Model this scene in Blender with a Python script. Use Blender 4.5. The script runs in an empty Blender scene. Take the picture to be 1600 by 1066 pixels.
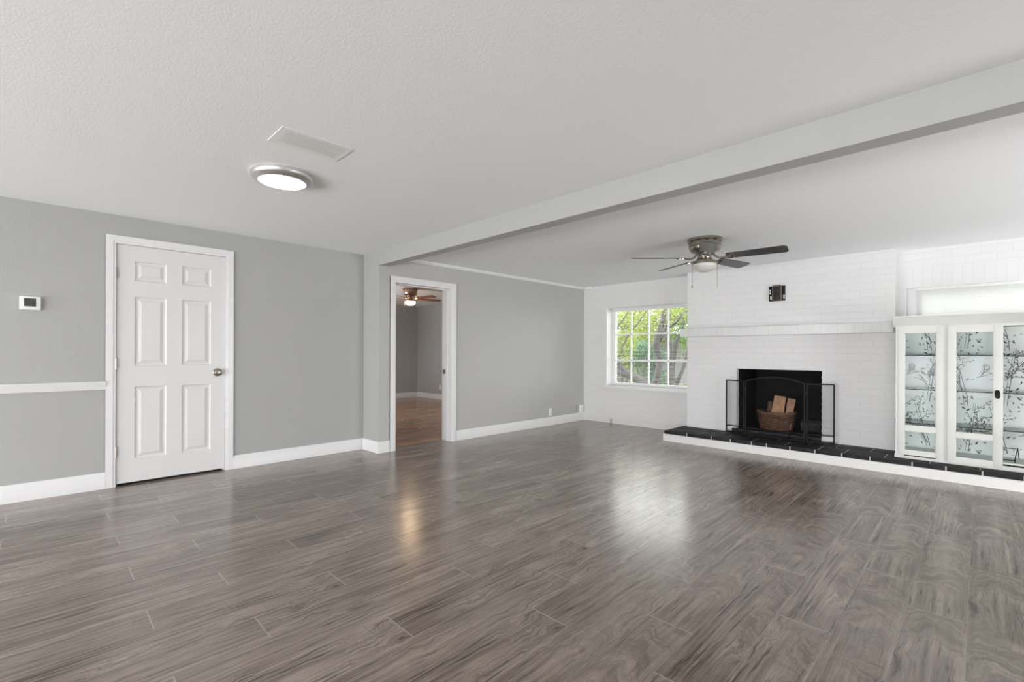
import bpy, bmesh, math, random
from mathutils import Vector, Matrix

random.seed(7)
C = bpy.context.scene.collection
SC = bpy.context.scene
PI = math.pi

# ------------------------------------------------------------------ camera
cam_d = bpy.data.cameras.new('camera')
cam_d.sensor_width = 36.0
cam_d.lens = 733.98 / 1600 * 36
cam_d.shift_y = 18.07 / 1600
cam_d.clip_start = 0.05
cam = bpy.data.objects.new('camera', cam_d)
C.objects.link(cam)
cam.matrix_world = (Matrix.Translation((0, 0, 1.14)) @ Matrix.Rotation(0.7841, 4, 'Z')
                    @ Matrix.Rotation(PI / 2, 4, 'X') @ Matrix.Rotation(0.0035, 4, 'Z'))
SC.camera = cam

# ------------------------------------------------------------------ world (overcast sky, added low fill band), exposure
w = bpy.data.worlds.new('sky')
SC.world = w
w.use_nodes = True
bg = w.node_tree.nodes['Background']
LOW_FILL, SKY = 20.0, 8.5     # brighter low band added away from the garden to light the room; cloud elsewhere
_tc = w.node_tree.nodes.new('ShaderNodeTexCoord')
_sx = w.node_tree.nodes.new('ShaderNodeSeparateXYZ')
_rm = w.node_tree.nodes.new('ShaderNodeMapRange')
_rm.interpolation_type = 'SMOOTHSTEP'
_rm.inputs[1].default_value, _rm.inputs[2].default_value = 0.1, 0.6
_rm.inputs[3].default_value, _rm.inputs[4].default_value = 1.0, 0.0
w.node_tree.links.new(_tc.outputs['Generated'], _sx.inputs[0])
w.node_tree.links.new(_sx.outputs[1], _rm.inputs[0])
_rz = w.node_tree.nodes.new('ShaderNodeMapRange')
_rz.interpolation_type = 'SMOOTHSTEP'
_rz.inputs[1].default_value, _rz.inputs[2].default_value = 0.15, 0.40
_rz.inputs[3].default_value, _rz.inputs[4].default_value = 1.0, 0.0
w.node_tree.links.new(_sx.outputs[2], _rz.inputs[0])
_mm = w.node_tree.nodes.new('ShaderNodeMath')
_mm.operation = 'MULTIPLY'
w.node_tree.links.new(_rm.outputs[0], _mm.inputs[0])
w.node_tree.links.new(_rz.outputs[0], _mm.inputs[1])
_ma = w.node_tree.nodes.new('ShaderNodeMath')
_ma.operation = 'MULTIPLY_ADD'
_ma.inputs[1].default_value, _ma.inputs[2].default_value = LOW_FILL - SKY, SKY
w.node_tree.links.new(_mm.outputs[0], _ma.inputs[0])
w.node_tree.links.new(_ma.outputs[0], bg.inputs[1])
bg.inputs[0].default_value = (0.985, 0.99, 1.0, 1)
SC.view_settings.view_transform = 'Standard'
SC.view_settings.look = 'None'
SC.view_settings.exposure = 0.0
SC.view_settings.gamma = 1.0
SC.view_settings.use_curve_mapping = False
SC.cycles.max_bounces = 12
SC.cycles.diffuse_bounces = 8
SC.cycles.transparent_max_bounces = 24
SC.cycles.sample_clamp_indirect = 6.0
SC.cycles.caustics_refractive = False

# room dimensions
XA, XD = -5.143, -4.792          # left wall with the door / wall with the doorway
YB0, YB1, ZB = 2.683, 2.804, 2.12  # ceiling beam
H, H2 = 2.286, 2.246             # front and back ceiling heights
YW = 6.545                       # brick wall
YC = 6.29                        # chimney face
XR, YN = 3.2, -5.0               # right wall and the wall behind
FX, FY, FH = -10.225, 6.819, 2.31  # far room


def portal(name, loc, rot, sx, sy):
    d = bpy.data.lights.new(name, 'AREA')
    d.shape = 'RECTANGLE'
    d.size, d.size_y = sx, sy
    d.cycles.is_portal = True
    o = bpy.data.objects.new(name, d)
    C.objects.link(o)
    o.location = loc
    o.rotation_euler = rot
    return o


# openings added unseen to light the room (their portals only guide the sampling)
OPEN_R = [(2.95, 5.0, 0.02, 1.15)]   # in the right wall: y0 y1 z0 z1
OPEN_N = [(-4.95, -2.35, 0.02, 1.1), (-2.2, 0.4, 0.02, 1.1), (0.55, 3.1, 0.02, 1.1)]                          # in the wall behind: x0 x1 z0 z1
for a, b, c, d in OPEN_R:
    portal('opening_portal', (XR + 0.05, (a + b) / 2, (c + d) / 2), (0, PI / 2, 0), d - c, b - a)
for a, b, c, d in OPEN_N:
    portal('opening_portal', ((a + b) / 2, YN - 0.05, (c + d) / 2), (PI / 2, 0, 0), b - a, d - c)
portal('opening_portal', (-3.65, YW + 0.3, 1.24), (-PI / 2, 0, 0), 1.4, 1.26)
portal('opening_portal', (-8.2, 2.65, 1.5), (PI / 2, 0, 0), 1.2, 0.8)  # portal of the opening added to light the far room


# ------------------------------------------------------------------ materials
def new_mat(name):
    m = bpy.data.materials.new(name)
    m.use_nodes = True
    nt = m.node_tree
    b = nt.nodes['Principled BSDF']
    return m, nt, b


def nd(nt, typ, **kw):
    n = nt.nodes.new(typ)
    for k, v in kw.items():
        setattr(n, k, v)
    return n


def math_n(nt, op, a, b=None, c=None):
    n = nt.nodes.new('ShaderNodeMath')
    n.operation = op
    for i, v in enumerate((a, b, c)):
        if v is None:
            continue
        if isinstance(v, (int, float)):
            n.inputs[i].default_value = v
        else:
            nt.links.new(v, n.inputs[i])
    return n.outputs[0]


def plain(name, col, rough=0.5, metal=0.0, bump=0.0, bscale=60.0, var=0.0, vscale=6.0, spec=0.5, stretch=None, coat=0.0):
    m, nt, b = new_mat(name)
    b.inputs['Base Color'].default_value = (*col, 1)
    b.inputs['Roughness'].default_value = rough
    b.inputs['Metallic'].default_value = metal
    b.inputs['Specular IOR Level'].default_value = spec
    b.inputs['Coat Weight'].default_value = coat
    tc = nd(nt, 'ShaderNodeTexCoord')
    src = tc.outputs['Object']
    if stretch:
        mp = nd(nt, 'ShaderNodeMapping')
        mp.inputs['Scale'].default_value = stretch
        nt.links.new(src, mp.inputs[0])
        src = mp.outputs[0]
    if var:
        n = nd(nt, 'ShaderNodeTexNoise')
        n.inputs['Scale'].default_value = vscale
        n.inputs['Detail'].default_value = 5
        nt.links.new(src, n.inputs['Vector'])
        r = nd(nt, 'ShaderNodeMapRange')
        r.inputs[3].default_value = 1 - var
        r.inputs[4].default_value = 1 + var
        r.inputs[1].default_value = 0.3
        r.inputs[2].default_value = 0.7
        nt.links.new(n.outputs[0], r.inputs[0])
        mx = nd(nt, 'ShaderNodeMix', data_type='RGBA', blend_type='MULTIPLY')
        mx.inputs[0].default_value = 1
        mx.inputs[6].default_value = (*col, 1)
        cb = nd(nt, 'ShaderNodeCombineColor')
        for i in range(3):
            nt.links.new(r.outputs[0], cb.inputs[i])
        nt.links.new(cb.outputs[0], mx.inputs[7])
        nt.links.new(mx.outputs[2], b.inputs['Base Color'])
    if bump:
        n = nd(nt, 'ShaderNodeTexNoise')
        n.inputs['Scale'].default_value = bscale
        n.inputs['Detail'].default_value = 4
        nt.links.new(src, n.inputs['Vector'])
        bp = nd(nt, 'ShaderNodeBump')
        bp.inputs['Strength'].default_value = bump
        bp.inputs['Distance'].default_value = 0.01
        nt.links.new(n.outputs[0], bp.inputs['Height'])
        nt.links.new(bp.outputs[0], b.inputs['Normal'])
    return m


def emissive(name, col, strength, base=(0.9, 0.9, 0.9)):
    m, nt, b = new_mat(name)
    b.inputs['Base Color'].default_value = (*base, 1)
    b.inputs['Emission Color'].default_value = (*col, 1)
    b.inputs['Emission Strength'].default_value = strength
    return m


def painted_brick(name, col, soldier=False, dark=False):
    m, nt, b = new_mat(name)
    g = nd(nt, 'ShaderNodeNewGeometry')
    s = nd(nt, 'ShaderNodeSeparateXYZ')
    nt.links.new(g.outputs['Position'], s.inputs[0])
    hx = math_n(nt, 'ADD', s.outputs[0], s.outputs[1])
    cx = nd(nt, 'ShaderNodeCombineXYZ')
    if soldier:
        nt.links.new(math_n(nt, 'ADD', s.outputs[2], 0.02), cx.inputs[0])
        nt.links.new(hx, cx.inputs[1])
    else:
        nt.links.new(hx, cx.inputs[0])
        nt.links.new(s.outputs[2], cx.inputs[1])
    br = nd(nt, 'ShaderNodeTexBrick')
    br.offset = 0.0 if soldier else 0.5
    br.inputs['Scale'].default_value = 1.0
    br.inputs['Brick Width'].default_value = 0.6 if soldier else 0.215
    br.inputs['Row Height'].default_value = 0.0765
    br.inputs['Mortar Size'].default_value = 0.005
    br.inputs['Mortar Smooth'].default_value = 0.6
    br.inputs['Bias'].default_value = 0.0
    f = 0.98 if not dark else 0.6
    br.inputs['Color1'].default_value = (*col, 1)
    br.inputs['Color2'].default_value = (*[c * f for c in col], 1)
    br.inputs['Mortar'].default_value = (*[c * 0.95 for c in col], 1)
    nz = nd(nt, 'ShaderNodeTexNoise')
    nz.inputs['Scale'].default_value = 5.0
    nz.inputs['Detail'].default_value = 3
    nt.links.new(g.outputs['Position'], nz.inputs['Vector'])
    va = nd(nt, 'ShaderNodeVectorMath', operation='SCALE')
    va.inputs['Scale'].default_value = 0.02
    nt.links.new(nz.outputs['Color'], va.inputs[0])
    ad = nd(nt, 'ShaderNodeVectorMath', operation='ADD')
    nt.links.new(cx.outputs[0], ad.inputs[0])
    nt.links.new(va.outputs[0], ad.inputs[1])
    nt.links.new(ad.outputs[0], br.inputs['Vector'])
    nt.links.new(br.outputs['Color'], b.inputs['Base Color'])
    n2 = nd(nt, 'ShaderNodeTexNoise')
    n2.inputs['Scale'].default_value = 55.0
    n2.inputs['Detail'].default_value = 4
    nt.links.new(g.outputs['Position'], n2.inputs['Vector'])
    hgt = math_n(nt, 'SUBTRACT', math_n(nt, 'MULTIPLY', n2.outputs[0], 0.35), br.outputs['Fac'])
    bp = nd(nt, 'ShaderNodeBump')
    bp.inputs['Strength'].default_value = 0.28
    bp.inputs['Distance'].default_value = 0.005
    nt.links.new(hgt, bp.inputs['Height'])
    nt.links.new(bp.outputs[0], b.inputs['Normal'])
    b.inputs['Roughness'].default_value = 0.55 if not dark else 0.8
    b.inputs['Specular IOR Level'].default_value = 0.15 if dark else 0.4
    return m


def plank_floor(name, ramp, seam_col, rough=0.20, tint=(1, 1, 1), curl=False):
    m, nt, b = new_mat(name)
    L = nt.links.new
    g = nd(nt, 'ShaderNodeNewGeometry')
    s = nd(nt, 'ShaderNodeSeparateXYZ')
    L(g.outputs['Position'], s.inputs[0])
    x, y = s.outputs[0], s.outputs[1]
    PW, PL = 0.1965, 1.22
    px = math_n(nt, 'DIVIDE', math_n(nt, 'ADD', x, 0.43), PW)
    ix = math_n(nt, 'FLOOR', px)
    fu = math_n(nt, 'FRACT', px)
    m3 = math_n(nt, 'FLOORED_MODULO', ix, 3.0)
    is1 = math_n(nt, 'COMPARE', m3, 1.0, 0.1)
    is2 = math_n(nt, 'COMPARE', m3, 2.0, 0.1)
    off = math_n(nt, 'ADD', math_n(nt, 'MULTIPLY_ADD', is1, -0.32, 0.65), math_n(nt, 'MULTIPLY', is2, 0.405))
    py = math_n(nt, 'DIVIDE', math_n(nt, 'SUBTRACT', y, off), PL)
    iy = math_n(nt, 'FLOOR', py)
    fv = math_n(nt, 'FRACT', py)
    hv = nd(nt, 'ShaderNodeCombineXYZ')
    L(ix, hv.inputs[0]); L(iy, hv.inputs[1])
    wn = nd(nt, 'ShaderNodeTexWhiteNoise', noise_dimensions='2D')
    L(hv.outputs[0], wn.inputs['Vector'])
    h1 = wn.outputs['Value']
    sc = nd(nt, 'ShaderNodeSeparateColor')
    L(wn.outputs['Color'], sc.inputs[0])
    h2 = sc.outputs[1]
    pid = math_n(nt, 'FLOOR', math_n(nt, 'MULTIPLY', h1, 7.0))
    lx = math_n(nt, 'MULTIPLY', fu, PW)
    ly = math_n(nt, 'MULTIPLY', fv, PL)
    pz = math_n(nt, 'MULTIPLY', pid, 7.3)

    def vec(kx, ky):
        c = nd(nt, 'ShaderNodeCombineXYZ')
        L(math_n(nt, 'MULTIPLY', lx, kx), c.inputs[0])
        L(math_n(nt, 'MULTIPLY', ly, ky), c.inputs[1])
        L(pz, c.inputs[2])
        return c.outputs[0]

    def noise(v, detail=4, rough_=0.55, dist=0.0):
        n = nd(nt, 'ShaderNodeTexNoise')
        n.inputs['Scale'].default_value = 1.0
        n.inputs['Detail'].default_value = detail
        n.inputs['Roughness'].default_value = rough_
        n.inputs['Distortion'].default_value = dist
        L(v, n.inputs['Vector'])
        return n.outputs[0]
    # figure mask: where the grain bows across the board
    fig = nd(nt, 'ShaderNodeMapRange')
    fig.inputs[1].default_value = 0.46
    fig.inputs[2].default_value = 0.62
    L(noise(vec(3.0, 2.2), 2), fig.inputs[0])
    warp = noise(vec(9.0, 6.0), 2, 0.5, 0.4)
    amp = math_n(nt, 'MULTIPLY_ADD', fig.outputs[0], 0.13, 0.010)
    wx = math_n(nt, 'MULTIPLY_ADD', math_n(nt, 'SUBTRACT', warp, 0.5), amp, lx)
    c1 = nd(nt, 'ShaderNodeCombineXYZ')
    L(math_n(nt, 'MULTIPLY', wx, 260.0), c1.inputs[0])
    L(math_n(nt, 'MULTIPLY', ly, 3.0), c1.inputs[1])
    L(pz, c1.inputs[2])
    fine = noise(c1.outputs[0], 6, 0.7)
    c2 = nd(nt, 'ShaderNodeCombineXYZ')
    L(math_n(nt, 'MULTIPLY', wx, 42.0), c2.inputs[0])
    L(math_n(nt, 'MULTIPLY', ly, 1.1), c2.inputs[1])
    L(math_n(nt, 'ADD', pz, 3.1), c2.inputs[2])
    broad = noise(c2.outputs[0], 5, 0.6)
    blot = noise(vec(5.0, 2.0), 3, 0.6)
    # dark streaks and knots
    c3 = nd(nt, 'ShaderNodeCombineXYZ')
    L(math_n(nt, 'MULTIPLY', wx, 75.0), c3.inputs[0])
    L(math_n(nt, 'MULTIPLY', ly, 3.6), c3.inputs[1])
    L(math_n(nt, 'ADD', pz, 11.0), c3.inputs[2])
    st = nd(nt, 'ShaderNodeMapRange')
    st.inputs[1].default_value = 0.58
    st.inputs[2].default_value = 0.72
    L(noise(c3.outputs[0], 4, 0.6), st.inputs[0])
    val = math_n(nt, 'MULTIPLY_ADD', fine, 0.45, math_n(nt, 'MULTIPLY', broad, 0.55))
    val = math_n(nt, 'MULTIPLY_ADD', math_n(nt, 'SUBTRACT', blot, 0.5), 0.28, val)
    pore = noise(vec(420.0, 16.0), 3, 0.6)
    val = math_n(nt, 'MULTIPLY_ADD', math_n(nt, 'SUBTRACT', pore, 0.5), 0.22, val)
    val = math_n(nt, 'MULTIPLY_ADD', math_n(nt, 'SUBTRACT', h2, 0.5), 0.07, val)
    val = math_n(nt, 'MULTIPLY_ADD', st.outputs[0], -0.32, val)
    # growth rings in the figured boards
    ring = math_n(nt, 'SINE', math_n(nt, 'MULTIPLY', warp, 150.0))
    val = math_n(nt, 'MULTIPLY_ADD', math_n(nt, 'MULTIPLY', ring, fig.outputs[0]), 0.035, val)
    # boards with a curly figure running across the grain
    if curl:
        u2 = math_n(nt, 'MULTIPLY', math_n(nt, 'SUBTRACT', fu, 0.5), 2.0)
        u2 = math_n(nt, 'MULTIPLY', u2, u2)
        wob = noise(vec(11.0, 5.0), 3, 0.55)
        q = math_n(nt, 'MULTIPLY_ADD', ly, 9.0, math_n(nt, 'MULTIPLY', u2, 0.8))
        q = math_n(nt, 'MULTIPLY_ADD', wob, 2.6, q)
        c4 = nd(nt, 'ShaderNodeCombineXYZ')
        L(math_n(nt, 'MULTIPLY', lx, 6.0), c4.inputs[0])
        L(math_n(nt, 'MULTIPLY', q, 3.2), c4.inputs[1])
        L(math_n(nt, 'ADD', pz, 2.0), c4.inputs[2])
        bands = noise(c4.outputs[0], 6, 0.66)
        c5 = nd(nt, 'ShaderNodeCombineXYZ')
        L(q, c5.inputs[1])
        L(math_n(nt, 'ADD', pz, 5.0), c5.inputs[2])
        L(math_n(nt, 'MULTIPLY', lx, 3.0), c5.inputs[0])
        wide = noise(c5.outputs[0], 2, 0.5)
        cval = math_n(nt, 'MULTIPLY_ADD', math_n(nt, 'SUBTRACT', bands, 0.5), 0.75, 0.47)
        cval = math_n(nt, 'MULTIPLY_ADD', math_n(nt, 'SUBTRACT', wide, 0.5), 0.45, cval)
        cval = math_n(nt, 'MULTIPLY_ADD', math_n(nt, 'SUBTRACT', pore, 0.5), 0.12, cval)
        em = math_n(nt, 'SUBTRACT', 1.0, math_n(nt, 'POWER', u2, 3.0))
        xm = nd(nt, 'ShaderNodeMapRange')
        xm.interpolation_type = 'SMOOTHSTEP'
        xm.inputs[1].default_value, xm.inputs[2].default_value = -1.5, -0.6
        L(x, xm.inputs[0])
        nm = nd(nt, 'ShaderNodeMapRange')
        nm.interpolation_type = 'SMOOTHSTEP'
        nm.inputs[1].default_value, nm.inputs[2].default_value = 0.36, 0.52
        L(noise(vec(2.0, 1.6), 1), nm.inputs[0])
        mk = math_n(nt, 'MULTIPLY', math_n(nt, 'MULTIPLY', em, xm.outputs[0]), math_n(nt, 'MULTIPLY', nm.outputs[0], 0.85))
        val = math_n(nt, 'ADD', math_n(nt, 'MULTIPLY', val, math_n(nt, 'SUBTRACT', 1.0, mk)), math_n(nt, 'MULTIPLY', cval, mk))
    cr = nd(nt, 'ShaderNodeValToRGB')
    els = cr.color_ramp.elements
    while len(els) < len(ramp):
        els.new(0.5)
    for e, (p, c) in zip(els, ramp):
        e.position = p
        e.color = (*[c[i] * tint[i] for i in range(3)], 1)
    L(val, cr.inputs[0])
    # seams
    eu = math_n(nt, 'MULTIPLY', math_n(nt, 'MINIMUM', fu, math_n(nt, 'SUBTRACT', 1.0, fu)), PW)
    ev = math_n(nt, 'MULTIPLY', math_n(nt, 'MINIMUM', fv, math_n(nt, 'SUBTRACT', 1.0, fv)), PL)
    sl = math_n(nt, 'LESS_THAN', eu, 0.0011)
    se = math_n(nt, 'LESS_THAN', ev, 0.0024)
    sm = math_n(nt, 'MAXIMUM', math_n(nt, 'MULTIPLY', sl, 0.45), math_n(nt, 'MULTIPLY', se, 0.8))
    mx = nd(nt, 'ShaderNodeMix', data_type='RGBA')
    L(sm, mx.inputs[0])
    L(cr.outputs[0], mx.inputs[6])
    mx.inputs[7].default_value = (*seam_col, 1)
    L(mx.outputs[2], b.inputs['Base Color'])
    rr = nd(nt, 'ShaderNodeMapRange')
    rr.inputs[3].default_value = rough + 0.05
    rr.inputs[4].default_value = rough - 0.03
    L(fine, rr.inputs[0])
    L(rr.outputs[0], b.inputs['Roughness'])
    b.inputs['Specular IOR Level'].default_value = 1.0
    bp = nd(nt, 'ShaderNodeBump')
    bp.inputs['Strength'].default_value = 0.06
    bp.inputs['Distance'].default_value = 0.002
    L(fine, bp.inputs['Height'])
    L(bp.outputs[0], b.inputs['Normal'])
    return m


def screen_mesh_mat():
    m, nt, b = new_mat('fine_black_wire_mesh')
    b.inputs['Base Color'].default_value = (0.02, 0.02, 0.02, 1)
    b.inputs['Roughness'].default_value = 0.6
    b.inputs['Alpha'].default_value = 0.2
    b.inputs['Specular IOR Level'].default_value = 0.05
    return m


def glass_mat(name, tint=(1, 1, 1), refl=0.08, k=1.0):
    """thin pane: mostly clear with a mirror share"""
    m, nt, b = new_mat(name)
    nt.nodes.remove(b)
    out = nt.nodes['Material Output']
    t = nd(nt, 'ShaderNodeBsdfTransparent')
    t.inputs[0].default_value = (*tint, 1)
    gl = nd(nt, 'ShaderNodeBsdfGlossy')
    gl.inputs['Roughness'].default_value = 0.02
    lw = nd(nt, 'ShaderNodeFresnel')
    lw.inputs[0].default_value = 1.45
    mixf = math_n(nt, 'MULTIPLY_ADD', lw.outputs[0], k, refl - 0.04 * k)
    ms = nd(nt, 'ShaderNodeMixShader')
    nt.links.new(mixf, ms.inputs[0])
    nt.links.new(t.outputs[0], ms.inputs[1])
    nt.links.new(gl.outputs[0], ms.inputs[2])
    nt.links.new(ms.outputs[0], out.inputs[0])
    return m


def translucent(name, col, amt, rough=0.6, var=0.25, vscale=3.0):
    m, nt, b = new_mat(name)
    out = nt.nodes['Material Output']
    g = nd(nt, 'ShaderNodeNewGeometry')
    n = nd(nt, 'ShaderNodeTexNoise')
    n.inputs['Scale'].default_value = vscale
    n.inputs['Detail'].default_value = 3
    nt.links.new(g.outputs['Position'], n.inputs['Vector'])
    cr = nd(nt, 'ShaderNodeValToRGB')
    cr.color_ramp.elements[0].position = 0.35
    cr.color_ramp.elements[1].position = 0.65
    cr.color_ramp.elements[0].color = (*[c * (1 - var) for c in col], 1)
    cr.color_ramp.elements[1].color = (*[min(1, c * (1 + var)) for c in col], 1)
    nt.links.new(n.outputs[0], cr.inputs[0])
    nt.links.new(cr.outputs[0], b.inputs['Base Color'])
    b.inputs['Roughness'].default_value = rough
    tr = nd(nt, 'ShaderNodeBsdfTranslucent')
    nt.links.new(cr.outputs[0], tr.inputs[0])
    ms = nd(nt, 'ShaderNodeMixShader')
    ms.inputs[0].default_value = amt
    nt.links.new(b.outputs[0], ms.inputs[1])
    nt.links.new(tr.outputs[0], ms.inputs[2])
    nt.links.new(ms.outputs[0], out.inputs[0])
    return m


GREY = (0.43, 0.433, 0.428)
M = {}
M['grey_wall'] = plain('grey_wall_paint', GREY, 0.6, bump=0.12, bscale=120, var=0.015, vscale=2)
M['ceiling'] = plain('white_textured_ceiling_paint', (0.895, 0.912, 0.925), 0.85, bump=0.12, bscale=110)
M['grey_wall_lifted'] = plain('lightened_warm_grey_wall_paint', (0.495, 0.495, 0.48), 0.6, bump=0.12, bscale=120, var=0.015, vscale=2)  # warmer tone, also lightened in place of light missing on this wall
M['trim'] = plain('white_gloss_trim_paint', (0.82, 0.82, 0.825), 0.35)
M['door'] = plain('white_door_paint', (0.75, 0.75, 0.75), 0.4)
M['brick'] = painted_brick('white_painted_brick', (0.755, 0.755, 0.755))
M['soldier'] = painted_brick('white_painted_soldier_brick', (0.755, 0.755, 0.755), soldier=True)
M['black_brick'] = painted_brick('sooty_black_brick', (0.018, 0.018, 0.018), dark=True)
WOOD = [(0.25, (0.058, 0.041, 0.031)), (0.40, (0.162, 0.125, 0.100)), (0.53, (0.272, 0.221, 0.186)), (0.69, (0.45, 0.385, 0.335))]
M['floor'] = plank_floor('grey_brown_wood_planks', WOOD, (0.42, 0.385, 0.36), curl=True)
M['far_floor'] = plank_floor('brown_wood_planks', WOOD, (0.30, 0.22, 0.16), tint=(1.55, 1.08, 0.76))
M['nickel'] = plain('brushed_nickel', (0.62, 0.58, 0.53), 0.28, metal=1.0)
M['nickel_dark'] = plain('dark_brushed_nickel', (0.36, 0.32, 0.28), 0.3, metal=1.0)
M['steel'] = plain('grey_satin_steel', (0.55, 0.55, 0.55), 0.35, metal=1.0)
M['chrome'] = plain('pale_satin_nickel_rim', (0.72, 0.72, 0.71), 0.42, metal=1.0)
M['black_iron'] = plain('black_wrought_iron', (0.007, 0.007, 0.007), 0.55, spec=0.25)
M['slate'] = plain('black_slate', (0.011, 0.011, 0.013), 0.6, spec=0.3, bump=0.5, bscale=18, var=0.4, vscale=9)
M['grout'] = plain('pale_grout', (0.60, 0.59, 0.58), 0.9)
M['hearth_white'] = plain('white_hearth_board', (0.74, 0.735, 0.72), 0.5, bump=0.05)
M['mesh'] = screen_mesh_mat()
M['plastic'] = plain('white_plastic', (0.86, 0.86, 0.85), 0.5)
M['plastic_grey'] = plain('grey_plastic', (0.42, 0.42, 0.41), 0.5)
M['lcd'] = plain('dark_green_display', (0.06, 0.075, 0.065), 0.2)
M['dark_slot'] = plain('dark_recess', (0.02, 0.02, 0.02), 0.9)
M['cab_white'] = plain('off_white_cabinet_paint', (0.69, 0.695, 0.665), 0.45, var=0.02, vscale=8)
M['wallpaper'] = plain('pale_grey_green_paper', (0.82, 0.85, 0.84), 0.6)
M['ink'] = plain('charcoal_ink', (0.045, 0.045, 0.045), 0.6)
M['ink_grey'] = plain('grey_ink', (0.22, 0.22, 0.215), 0.6)
M['glass'] = glass_mat('clear_window_glass', (0.97, 0.98, 0.97), 0.06)
M['cab_glass'] = glass_mat('cabinet_door_glass', (0.97, 0.985, 0.985), 0.005, 0.13)
M['shelf_glass'] = glass_mat('glass_shelf', (0.86, 0.93, 0.90), 0.06)
M['glass_edge'] = plain('dark_green_glass_edge', (0.018, 0.035, 0.030), 0.4, spec=0.2)
M['frost'] = plain('frosted_glass_bowl', (0.60, 0.61, 0.57), 0.35)
M['blade_dark'] = plain('dark_grey_wood_blade', (0.045, 0.042, 0.040), 0.28, var=0.25, vscale=10, stretch=(1, 8, 8), spec=0.4)
M['blade_red'] = plain('reddish_brown_wood_blade', (0.28, 0.10, 0.06), 0.35, var=0.2, vscale=8)
M['bronze'] = plain('warm_bronze', (0.46, 0.32, 0.24), 0.4, metal=1.0)
M['dark_bronze'] = plain('dark_bronze_plate', (0.030, 0.022, 0.018), 0.5, spec=0.3)
M['black_plastic'] = plain('black_plastic', (0.008, 0.008, 0.008), 0.6, spec=0.2)
M['dull_rail'] = plain('dull_grey_metal', (0.16, 0.145, 0.13), 0.5)
M['wicker'] = plain('brown_wicker', (0.15, 0.072, 0.038), 0.6, bump=0.4, bscale=40, var=0.45, vscale=25)
M['wicker_rim'] = plain('pale_brown_wicker_rim', (0.24, 0.14, 0.085), 0.6, bump=0.4, bscale=50, var=0.3, vscale=30)
M['split_wood'] = plain('split_tan_firewood', (0.50, 0.29, 0.175), 0.75, bump=0.4, bscale=14, var=0.3, vscale=10, stretch=(4, 4, 1))
M['bark'] = plain('grey_brown_bark', (0.17, 0.115, 0.08), 0.9, bump=0.8, bscale=18, var=0.4, vscale=10, stretch=(3, 3, 1))
M['char'] = plain('charred_grey_log', (0.05, 0.052, 0.048), 0.9, bump=0.6, bscale=15, var=0.5, vscale=10)
M['lamp_on'] = emissive('lit_white_diffuser', (1, 1, 1), 4.0)
M['bowl_on'] = emissive('lit_warm_glass_bowl', (1.0, 0.70, 0.42), 60.0)
M['blind'] = translucent('white_blind_slats', (0.80, 0.80, 0.795), 0.17, 0.5, 0.01)
M['trunk'] = plain('grey_tree_bark', (0.036, 0.031, 0.031), 0.9, bump=0.8, bscale=9, var=0.35, vscale=5)
M['leaf_yellow'] = translucent('yellow_green_leaves', (0.140, 0.170, 0.030), 0.45, 0.5, 0.45)
M['leaf_green'] = translucent('mid_green_leaves', (0.070, 0.130, 0.030), 0.45, 0.5, 0.45)
M['leaf_deep'] = translucent('deep_green_leaves', (0.027, 0.080, 0.042), 0.35, 0.5, 0.45)
M['grass'] = plain('pale_green_lawn', (0.12, 0.145, 0.06), 0.9, var=0.25, vscale=2)
M['concrete'] = plain('pale_concrete', (0.15, 0.145, 0.15), 0.9, var=0.1, vscale=2)


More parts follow.
